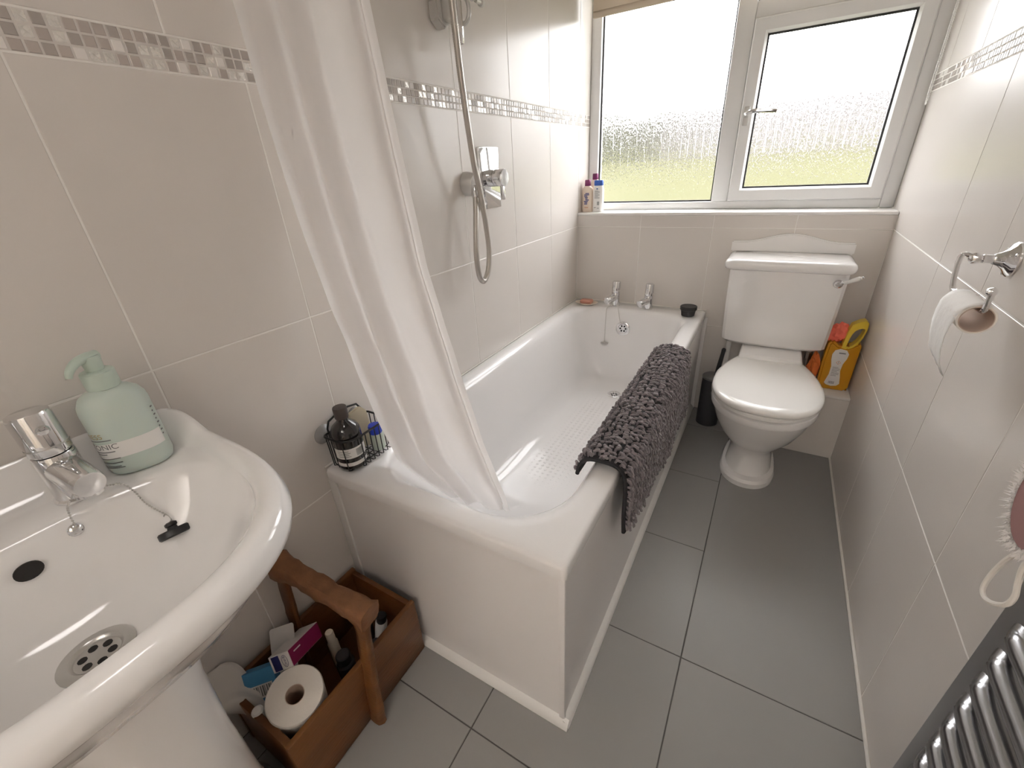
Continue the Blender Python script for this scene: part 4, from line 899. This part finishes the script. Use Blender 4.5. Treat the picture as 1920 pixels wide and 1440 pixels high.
# ------------------------------------------------------------------ bottles on the window sill
def flat_bottle(name, label, c, hw, hd_, h, bodym, capm, caph, capw, logo):
    t = thing(name, label, 'bottle', (c[0], c[1], SILL)); c = Vector((c[0], c[1], SILL+0.0005))
    def ov(a, b, z, p=3.0, n=32): return [c+Vector((a*math.copysign(abs(math.cos(q))**(2/p), math.cos(q)), b*math.copysign(abs(math.sin(q))**(2/p), math.sin(q)), z)) for q in [2*PI*i/n for i in range(n)]]
    sh = h-caph
    obj('bottle_body', loft([ov(hw*0.92, hd_*0.9, 0), ov(hw, hd_, 0.004), ov(hw, hd_, sh*0.80), ov(hw*0.94, hd_*0.95, sh*0.90), ov(capw*1.05, hd_*0.8, sh*0.985), ov(capw*0.9, hd_*0.7, sh)]), bodym, t, sharp=50)
    obj('bottle_cap', loft([ov(capw*0.95, hd_*0.75, sh), ov(capw, hd_*0.82, sh+0.003), ov(capw*0.97, hd_*0.80, h-0.003), ov(capw*0.90, hd_*0.72, h)]), capm, t, sharp=50)
    gs = {}
    for m_, x0, x1, z0, z1 in logo: gs.setdefault(m_, []).append(([(c.x+hw*x0, c.y-hd_-0.0006, c.z+sh*z0), (c.x+hw*x1, c.y-hd_-0.0006, c.z+sh*z0), (c.x+hw*x1, c.y-hd_-0.0006, c.z+sh*z1), (c.x+hw*x0, c.y-hd_-0.0006, c.z+sh*z1)], [(0, 1, 2, 3)]))
    for m_, g in gs.items(): obj('label_print', join(*g), m_, t, sharp=0)['kind'] = 'stuff'
rl = random.Random(4)
logoA = [('navyprint', -0.25+rl.uniform(-.25, .1), 0.35+rl.uniform(-.2, .25), 0.30+k*0.05, 0.335+k*0.05) for k in range(9)]+[('orangeprint', -0.35, 0.4, 0.17, 0.19)]
flat_bottle('shampoo_bottle', 'peach bottle with plum cap at the front left of the window sill', (0.032, 0.052), 0.027, 0.019, 0.150, 'pinkbottle', 'purple', 0.028, 0.014, logoA)
flat_bottle('shampoo_bottle', 'tall peach bottle with plum cap behind the other sill bottles', (0.052, 0.104), 0.024, 0.017, 0.176, 'pinkbottle', 'purple', 0.028, 0.014, [('orangeprint', -0.9, -0.8, 0.1, 0.8)])
logoC = [('labelgrey', -0.55, 0.45-0.3*(k % 3 == 2), 0.52+k*0.035, 0.532+k*0.035) for k in range(9)]+[('labelgrey', 0.0+k*0.055, 0.03+k*0.055, 0.26, 0.40) for k in range(8)]+[('capblue', -0.2, 0.1, 0.86, 0.90)]+[('labelgrey', -0.6, -0.2, 0.16, 0.18), ('labelgrey', 0.0, 0.4, 0.13, 0.15)]
flat_bottle('shampoo_bottle', 'white bottle with wide blue cap and back label on the window sill', (0.088, 0.056), 0.027, 0.018, 0.146, 'white', 'capblue', 0.024, 0.023, logoC)

# ------------------------------------------------------------------ wooden trug and what is in it
TXa, TXb, TYa, TYb, TZ = 0.014, 0.252, -2.082, -1.712, 0.200
tr = thing('wooden_trug', 'brown wooden trug with a rough handle on the floor by the bath', 'trug', (0.133, -1.897, 0))
t_ = 0.014
obj('side_board', bx(TXa, TXa+t_, TYa, TYb, 0.004, TZ, bev=0.003), 'trugwood', tr)
obj('side_board', bx(TXb-t_, TXb, TYa, TYb, 0.004, TZ, bev=0.003), 'trugwood', tr)
obj('end_board', bx(TXa+t_, TXb-t_, TYa+0.002, TYa+0.016, 0.004, TZ-0.006, bev=0.002), 'trugwood', tr)
obj('end_board', bx(TXa+t_, TXb-t_, TYb-0.016, TYb-0.002, 0.004, TZ-0.006, bev=0.002), 'trugwood', tr)
obj('base_board', bx(TXa+t_, TXb-t_, TYa+0.016, TYb-0.016, 0.006, 0.018), 'trugwood', tr)
def rough_bar(p0, p1, w_, h_, seed, n=14, taper=None):
    rg = random.Random(seed); p0, p1 = Vector(p0), Vector(p1); a, b, d = frame_from(p1-p0); L = (p1-p0).length; rings = []
    for i in range(n+1):
        t = i/n; k = taper(t) if taper else 1.0; ring = []
        for j in range(12):
            q = 2*PI*j/12; c, s = math.cos(q), math.sin(q); e = 2/3.2
            jit = 1+rg.uniform(-0.08, 0.08)
            ring.append(p0+d*(L*t)+a*(w_*k*jit*math.copysign(abs(c)**e, c))+b*(h_*k*jit*math.copysign(abs(s)**e, s)))
        rings.append(ring)
    return loft(rings)
obj('handle_post', rough_bar((TXb+0.013, -1.905, 0.004), (TXb+0.013, -1.868, 0.352), 0.021, 0.012, 2, taper=lambda t: 1.0-0.12*math.sin(PI*t)), 'trugwood', tr, sharp=40)
obj('handle_post', rough_bar((TXa-0.0025, -1.915, 0.010), (TXa+0.004, -1.885, 0.392), 0.021, 0.0085, 3), 'trugwood', tr, sharp=40)
obj('handle_bar', rough_bar((0.022, -1.887, 0.396), (0.292, -1.862, 0.356), 0.022, 0.023, 5, 18, taper=lambda t: 1.0+0.35*abs(2*t-1)**4+0.05*math.sin(t*17)), 'trugrough', tr, label='rough hewn handle bar', sharp=40)

RC = Vector((0.180, -2.012, 0.212)); RN = Vector((0.30, -0.07, 0.95)).normalized()
ro = thing('toilet_roll', 'full white toilet roll standing in the wooden trug', 'toilet roll', RC-RN*0.1)
RR = 0.058; RI = 0.0195
obj('roll_paper', lathe([(RI, -0.098), (RR-0.002, -0.098), (RR, -0.095), (RR, -0.003), (RR-0.002, 0), (RI, 0), (RI, -0.098)], RC, RN, 44, caps=False), 'paper', ro)
obj('roll_core', lathe([(RI-0.0002, -0.097), (RI-0.0002, -0.0005), (RI-0.0014, -0.0005), (RI-0.0014, -0.097)], RC, RN, 32, caps=False), 'card', ro)
def carton(name, label, c, u, v, dims, m, parent=None):
    """box whose front face is spanned by u, v; returns root and the face placement"""
    u = Vector(u).normalized(); n = u.cross(Vector(v)).normalized(); v = n.cross(u).normalized(); c = Vector(c)
    t = thing(name, label, 'carton', c); a, b, d = dims
    Mx = Matrix(((u.x, v.x, n.x, c.x), (u.y, v.y, n.y, c.y), (u.z, v.z, n.z, c.z), (0, 0, 0, 1)))
    obj('carton_body', box(BM(), -a/2, a/2, -b/2, b/2, -d/2, d/2, bev=0.0008, seg=1, M4=Mx), m, t)
    return t, c, u, v, n
# toothpaste-style carton: white end with navy band and oval logo, magenta side
cu_, cv_ = Vector((0.62, 0.42, 0.30)), Vector((-0.45, 0.25, 0.86))
ct, cc, cu2, cv2, cn2 = carton('carton', 'white carton with navy band, oval logo and magenta side in the trug', (0.086, -1.942, 0.208), cu_, cv_, (0.052, 0.038, 0.115), 'boxwhite')
fc = cc+cn2*0.0576
obj('navy_band', on_plane(rect2(-0.020, 0.000, -0.017, 0.017), fc, cu2, cv2, 0.0002), 'navy', ct, sharp=0)
ring_o, ring_i = ell(0.012, 0, 0.0075, 0.014, 24), ell(0.012, 0, 0.0066, 0.0130, 24)
obj('logo_oval', on_plane((ring_o+ring_i, [(i, (i+1) % 24, 24+(i+1) % 24, 24+i) for i in range(24)]), fc, cu2, cv2, 0.0003), 'navy', ct, sharp=0)
tg = text_geo('Oral-B', 0.0082); tg = ([(-b+0.012, a) for a, b in tg[0]], tg[1])
obj('logo_text', on_plane(tg, fc, cu2, cv2, 0.0004), 'navy', ct, sharp=0)
obj('magenta_side', on_plane(rect2(-0.056, 0.056, -0.018, 0.018), cc+cu2*0.0264, -cn2, cv2, 0.0002), 'magenta', ct, sharp=0)
obj('side_lettering', on_plane((lambda g: ([(a-0.030, b) for a, b in g[0]], g[1]))(rect2(-0.012, 0.012, 0.006, 0.009)), cc+cu2*0.0264, -cn2, cv2, 0.0004), 'boxwhite', ct, sharp=0)
ct2 = thing('blister_card', 'white backing card leaning behind the carton in the trug', 'card', (0.055, -1.96, 0.2))
obj('card_sheet', prism(rrect(-0.030, 0.030, -0.085, 0.062, 0.006, 4, 2), (0.058, -1.962, 0.190), Vector((0.72, 0.60, 0.2)).normalized(), Vector((-0.38, 0.40, 0.83)).normalized(), -0.0008, 0.0008), 'boxwhite', ct2)
ct3, c3, u3, v3, n3 = carton('packet', 'sky blue packet with barcode in the trug beside the toilet roll', (0.080, -2.030, 0.168), (0.70, 0.62, 0.2), (-0.42, 0.30, 0.85), (0.070, 0.105, 0.022), 'skyblue')
f3 = c3+n3*0.0111
obj('barcode_patch', on_plane(rect2(-0.026, 0.026, -0.010, 0.020), f3, u3, v3, 0.0002), 'boxwhite', ct3, sharp=0)
obj('barcode', join(*[on_plane(rect2(-0.022+k*0.0048, -0.0205+k*0.0048+0.001*(k % 3), -0.006, 0.017), f3, u3, v3, 0.0004) for k in range(10)]), 'labelgrey', ct3, sharp=0)
# crumpled white wrap spilling over the near corner, small items at the far end
wrap = []
NW = 14
for i in range(NW+1):
    for j in range(11):
        s, t2 = i/NW, j/10
        p = Vector((0.004, -2.098, 0.245)).lerp(Vector((0.105, -2.045, 0.150)), s)+Vector((0.25, -0.80, -0.20))*((t2-0.5)*(0.05+0.055*math.sin(PI*min(1, s*1.3+0.1))))
        p += Vector((0.3, 0.1, 0.9))*(0.010*math.sin(s*9+t2*4)+0.012*math.sin(t2*7+1+s*3)*s)
        p.x = max(p.x, 0.004)
        wrap.append(p)
WF = [(i*11+j, i*11+j+1, (i+1)*11+j+1, (i+1)*11+j) for i in range(NW) for j in range(10)]
wb_ = obj('paper_wrap', (wrap, WF), 'tissue', sharp=0); wb_.data.polygons.foreach_set('use_smooth', [True]*len(WF)); tag(wb_, 'crumpled white wrapper hanging over the trug end by the pedestal', 'wrapper')
so = wb_.modifiers.new('thickness', 'SOLIDIFY'); so.thickness = 0.0012
tag(obj('cotton_pad_tube', lathe([(0.006, 0), (0.011, 0.002), (0.012, 0.07), (0.008, 0.074)], (0.115, -2.062, 0.126), Vector((0.15, -0.1, 1)), 16), 'white'), 'slim white tube standing at the near end of the trug', 'tube')
for k, (c, ax, L, r, m_, lab_) in enumerate([((0.150, -1.772, 0.050), (0.2, 0.1, 1), 0.105, 0.016, 'white', 'white capped tube at the far end of the trug'), ((0.205, -1.800, 0.050), (0.1, -0.25, 1), 0.112, 0.016, 'cream', 'cream tube leaning at the far end of the trug'),
                                       ((0.090, -1.775, 0.019), (0.0, 0.0, 1), 0.105, 0.024, 'black', 'black jar at the far end of the trug'), ((0.150, -1.880, 0.019), (0.0, 0.0, 1), 0.118, 0.022, 'charcoal', 'dark bottle under the trug handle'),
                                       ((0.095, -1.868, 0.019), (0.0, 0.0, 1), 0.150, 0.013, 'dish', 'pale slim bottle under the trug handle'), ((0.205, -1.905, 0.019), (0.0, 0.0, 1), 0.105, 0.018, 'anthracite', 'dark metal tin under the trug handle'), ((0.200, -1.750, 0.019), (0.0, 0.0, 1), 0.085, 0.020, 'charcoal', 'dark low jar in the far corner of the trug')]):
    ax = Vector(ax).normalized(); t = thing('toiletry_tube' if k < 2 else 'toiletry_bottle', lab_, 'toiletry', c, 'toiletries in the trug')
    obj('container_body', lathe([(r*0.8, 0), (r, 0.003), (r, L*0.72), (r*0.75, L*0.78)], c, ax, 18), m_, t)
    obj('container_cap', lathe([(r*0.78, L*0.77), (r*0.82, L*0.79), (r*0.80, L*0.98), (r*0.7, L)], c, ax, 18), 'black' if k < 2 else m_, t)

# ------------------------------------------------------------------ right wall: toilet roll holder, towel radiator, hanging scrub pad
th = thing('toilet_roll_holder', 'chrome wall holder with a hinged wire arm on the right wall', 'roll holder', (W, -1.05, 1.0))
EY, EZ = -1.052, 1.002
obj('wall_rose', lathe([(0.031, 0.0005), (0.031, 0.004), (0.027, 0.008), (0.018, 0.013), (0.012, 0.021), (0.0095, 0.028)], (W, EY, EZ), (-1, 0, 0), 32), 'chrome', th)
for a in (0.6, 0.6+2*PI/3, 0.6+4*PI/3): obj('rose_screw', lathe([(0.004, 0), (0.004, 0.002), (0.002, 0.003)], (W-0.0062, EY+0.0245*math.cos(a), EZ+0.0245*math.sin(a)), (-1, 0, 0), 10), 'chrome', th)
obj('holder_stem', lathe([(0.0085, 0.024), (0.0070, 0.036), (0.0080, 0.038), (0.0080, 0.042), (0.0065, 0.044), (0.0065, 0.050)], (W, EY, EZ), (-1, 0, 0), 20), 'chrome', th)
obj('holder_eye', lathe([(0.003, -0.0085), (0.0085, -0.0055), (0.0105, 0), (0.0085, 0.0055), (0.003, 0.0085)], (1.2325, EY, EZ), (0, 1, 0), 20), 'chrome', th)
wire = [(1.2325, EY-0.004, EZ), (1.226, EY+0.004, EZ+0.004), (1.219, EY+0.008, EZ+0.006), (1.2135, EY+0.009, EZ), (1.2135, EY+0.006, EZ-0.025), (1.2170, EY-0.002, EZ-0.056), (1.2190, EY-0.012, EZ-0.0600), (1.2210, EY-0.06, EZ-0.0602), (1.2215, EY-0.13, EZ-0.0602), (1.2215, EY-0.158, EZ-0.0585), (1.2205, EY-0.166, EZ-0.050), (1.2195, EY-0.167, EZ-0.026)]
obj('holder_wire', tube(wire, 0.0043, 10, 5), 'chrome', th)
obj('wire_knob', lathe([(0.002, -0.006), (0.0068, -0.003), (0.0075, 0), (0.0068, 0.003), (0.002, 0.006)], (1.2195, EY-0.166, EZ-0.024), (0.3, -1, 0.2), 16), 'chrome', th)
hr = thing('toilet_roll', 'nearly empty toilet roll with a loose sheet on the wall holder', 'toilet roll', (1.2205, -1.15, 0.924))
TC = Vector((1.2215, -1.098, 0.926)); ri = 0.0225
obj('roll_core', lathe([(ri, 0), (ri, 0.105), (ri-0.0012, 0.105), (ri-0.0012, 0), (ri, 0)], TC, (0, -1, 0), 36, caps=False), 'card', hr)
obj('roll_paper', lathe([(ri+0.0002, 0.001), (ri+0.0030, 0.001), (ri+0.0030, 0.104), (ri+0.0002, 0.104), (ri+0.0002, 0.001)], TC, (0, -1, 0), 36, caps=False), 'paper', hr)
sh_v, sh_f = [], []; prof = []
for i in range(12): a = math.radians(60+i*11); prof.append((TC.x+(ri+0.0042)*math.cos(a), TC.z+(ri+0.0042)*math.sin(a)))
prof += [(TC.x-0.0290, TC.z-0.012), (TC.x-0.0300, TC.z-0.032), (TC.x-0.0275, TC.z-0.056), (TC.x-0.022, TC.z-0.080), (TC.x-0.012, TC.z-0.098)]
mP = len(prof)
for i, (x, z) in enumerate(prof):
    s = i/(mP-1)
    for j in range(9):
        t = j/8; yy = TC.y+0.004-0.109*t
        dz = -0.028*max(0, s-0.72)*t*2.2; dx = 0.012*max(0, s-0.6)*t
        if s > 0.55: yy = yy+(0.5-t)*0.07*max(0, s-0.55)*(-1)+0.0
        sh_v.append((x+dx+0.0012*math.sin(j*2.1+i), yy, z+dz))
for i in range(mP-1):
    for j in range(8): sh_f.append((i*9+j, i*9+j+1, (i+1)*9+j+1, (i+1)*9+j))
ls = obj('loose_sheet', (sh_v, sh_f), 'quilted', hr, sharp=0); ls.data.polygons.foreach_set('use_smooth', [True]*len(sh_f)); so = ls.modifiers.new('thickness', 'SOLIDIFY'); so.thickness = 0.0008; so.offset = 1

rd = thing('towel_radiator', 'dark chrome ladder towel radiator low on the right wall', 'radiator', (1.24, -1.85, 0.1))
for yy in (-1.626, -2.10): obj('radiator_post', bx(1.228, 1.250, yy-0.022, yy+0.022, 0.06, 0.86, bev=0.004), 'radpost', rd)
for k in range(12):
    z = 0.680-0.048*k
    obj('radiator_bar', tube([(1.240, -1.640, z), (1.234, -1.650, z), (1.228, -1.662, z), (1.2245, -1.685, z), (1.2235, -1.85, z), (1.2245, -2.02, z), (1.228, -2.060, z), (1.234, -2.074, z), (1.240, -2.086, z)], 0.0142, 16, 4), 'anthracite', rd, sharp=60)
for yy, z in ((-1.626, 0.80), (-2.10, 0.80), (-1.626, 0.12), (-2.10, 0.12)): obj('radiator_bracket', lathe([(0.012, 0), (0.012, 0.036)], (1.2505, yy, z), (1, 0, 0), 14), 'chrome', rd)

# scrub pad with cord loop hanging beside the radiator
sp = thing('scrub_pad', 'white fluffy scrub pad with a cord loop hanging on the right wall', 'scrub pad', (1.205, -1.60, 0.84))
SC_ = Vector((1.204, -1.618, 0.842)); 
obj('pad_core', lathe([(0.048, -0.007), (0.052, -0.003), (0.052, 0.003), (0.048, 0.007), (0.02, 0.009)], SC_, (-1, 0, 0), 30, sx=0.9, sy=1.15), 'mauve', sp)
FV, FF = [], []; rf_ = random.Random(9); a_, b_, d_ = frame_from((-1, 0, 0))
for k in range(1500):
    t = rf_.uniform(0, 2*PI); r = rf_.uniform(0.92, 1.06); ctr = SC_+a_*(0.052*0.9*r*math.cos(t))+b_*(0.052*1.15*r*math.sin(t))+d_*rf_.uniform(-0.004, 0.010)
    dr = (a_*math.cos(t)*0.9+b_*math.sin(t)*1.1+d_*rf_.uniform(-0.2, 0.9)+Vector((rf_.uniform(-.4, .4), rf_.uniform(-.4, .4), rf_.uniform(-.4, .4)))).normalized(); L = rf_.uniform(0.006, 0.011)
    u, v, w_ = frame_from(dr); o_ = len(FV); r0 = 0.0011
    FV += [ctr+u*r0, ctr-u*r0*0.5+v*r0*0.87, ctr-u*r0*0.5-v*r0*0.87, ctr+dr*L]; FF += [(o_, o_+1, o_+3), (o_+1, o_+2, o_+3), (o_+2, o_, o_+3)]
o = obj('terry_fringe', (FV, FF), 'fluff', sp, sharp=0); o['kind'] = 'stuff'
lp = [(1.209, -1.622, 0.800), (1.211, -1.612, 0.775), (1.213, -1.598, 0.752), (1.213, -1.590, 0.732), (1.213, -1.584, 0.704), (1.213, -1.585, 0.680), (1.213, -1.598, 0.676), (1.213, -1.617, 0.688), (1.213, -1.633, 0.707), (1.213, -1.636, 0.724), (1.213, -1.629, 0.737), (1.212, -1.624, 0.755), (1.210, -1.626, 0.780), (1.208, -1.630, 0.805)]
obj('cord_loop', tube(lp, 0.0030, 8, 7), 'cord', sp, label='white cord loop')
obj('hanging_cord', tube([(1.204, -1.605, 0.895), (1.212, -1.603, 0.95), (1.250, -1.60, 1.005)], 0.0025, 8, 4), 'cord', sp)
tag(obj('wall_hook', join(tube([(W-0.0008, -1.60, 1.012), (1.258, -1.60, 0.998), (1.249, -1.60, 1.004), (1.247, -1.60, 1.018)], 0.003, 8, 4), lathe([(0.014, 0.0006), (0.014, 0.004), (0.010, 0.006)], (W, -1.60, 1.012), (-1, 0, 0), 18)), 'chrome'), 'small chrome wall hook holding the scrub pad cord', 'hook')

# unseen fittings added to go with the two fill lights (behind the camera's view)
up = thing('added_landing_uplighter', 'unseen white bowl uplighter added on the landing for fill light', 'lamp', (0.80, -4.2, 1.75))
obj('fill_lamp_bowl', lathe([(0.02, -0.10), (0.10, -0.06), (0.165, 0.03), (0.16, 0.03), (0.09, -0.05), (0.02, -0.09)], (0.80, -4.18, 1.76), (0, 0, 1), 36), 'white', up)
for lab_, lc in (('unseen round white ceiling lamp added for fill light', (0.72, -2.15, CEIL)),):
    cl_ = thing('added_ceiling_lamp', lab_, 'lamp', lc)
    obj('fill_lamp_base', lathe([(0.15, -0.001), (0.15, -0.02), (0.14, -0.025), (0.02, -0.026)], lc, (0, 0, 1), 40), 'white', cl_)

# ------------------------------------------------------------------ outside
GZ = 1.22
lw = struct('ground_lawn', prism([(0.30, 0.05), (3.0, 0.45), (12.5, GZ), (40.0, GZ+0.2), (40.0, -0.6), (0.30, -0.6)], (-30, 0, 0), (0, 1, 0), (0, 0, 1), 0.0, 60.0), 'lawn', 'green grassy bank outside the window', 'lawn', 0)
def hedge(name, label, x0, x1, yy, h, d, seed):
    rg = random.Random(seed); V, F = [], []; n = int((x1-x0)*h*120)
    for k in range(n):
        x = rg.uniform(x0, x1); z = GZ+h*rg.random()**0.8*(1+0.10*math.sin(x*1.3+seed)+0.06*math.sin(x*3.7)); y = yy+rg.uniform(-d/2, d/2)
        nrm = Vector((rg.uniform(-1, 1), rg.uniform(-1, 0.2), rg.uniform(-0.3, 1))).normalized(); a, b, _ = frame_from(nrm); s = rg.uniform(0.09, 0.17); o_ = len(V); c = Vector((x, y, z))
        V += [c-a*s, c+b*s*0.5, c+a*s, c-b*s*0.5]; F.append((o_, o_+1, o_+2, o_+3))
    bmh = bx(x0, x1, yy-d*0.3, yy+d*0.3, GZ, GZ+h*0.82)
    t = thing(name, label, 'hedge', ((x0+x1)/2, yy, GZ)); obj('hedge_mass', bmh, 'leaf', t, sharp=0)
    o = obj('leaves', (V, F), 'leaf', t, sharp=0); o['kind'] = 'stuff'
hedge('garden_hedge', 'dark green hedge blurred behind the left window pane', -18.0, -2.6, 15.0, 1.45, 1.2, 3)
fz = thing('garden_fence', 'pale timber fence blurred behind the right window pane', 'fence', (2.0, 13.0, GZ-0.2))
for k in range(46): obj('fence_board', bx(-2.6+k*0.20, -2.6+k*0.20+0.188, 13.0, 13.02, GZ-0.2, GZ+1.20+0.02*(k % 3), bev=0.0), 'fence', fz, sharp=0)
obj('fence_rail', bx(-2.6, 6.6, 13.02, 13.08, GZ+0.8, GZ+0.9), 'fence', fz, sharp=0)
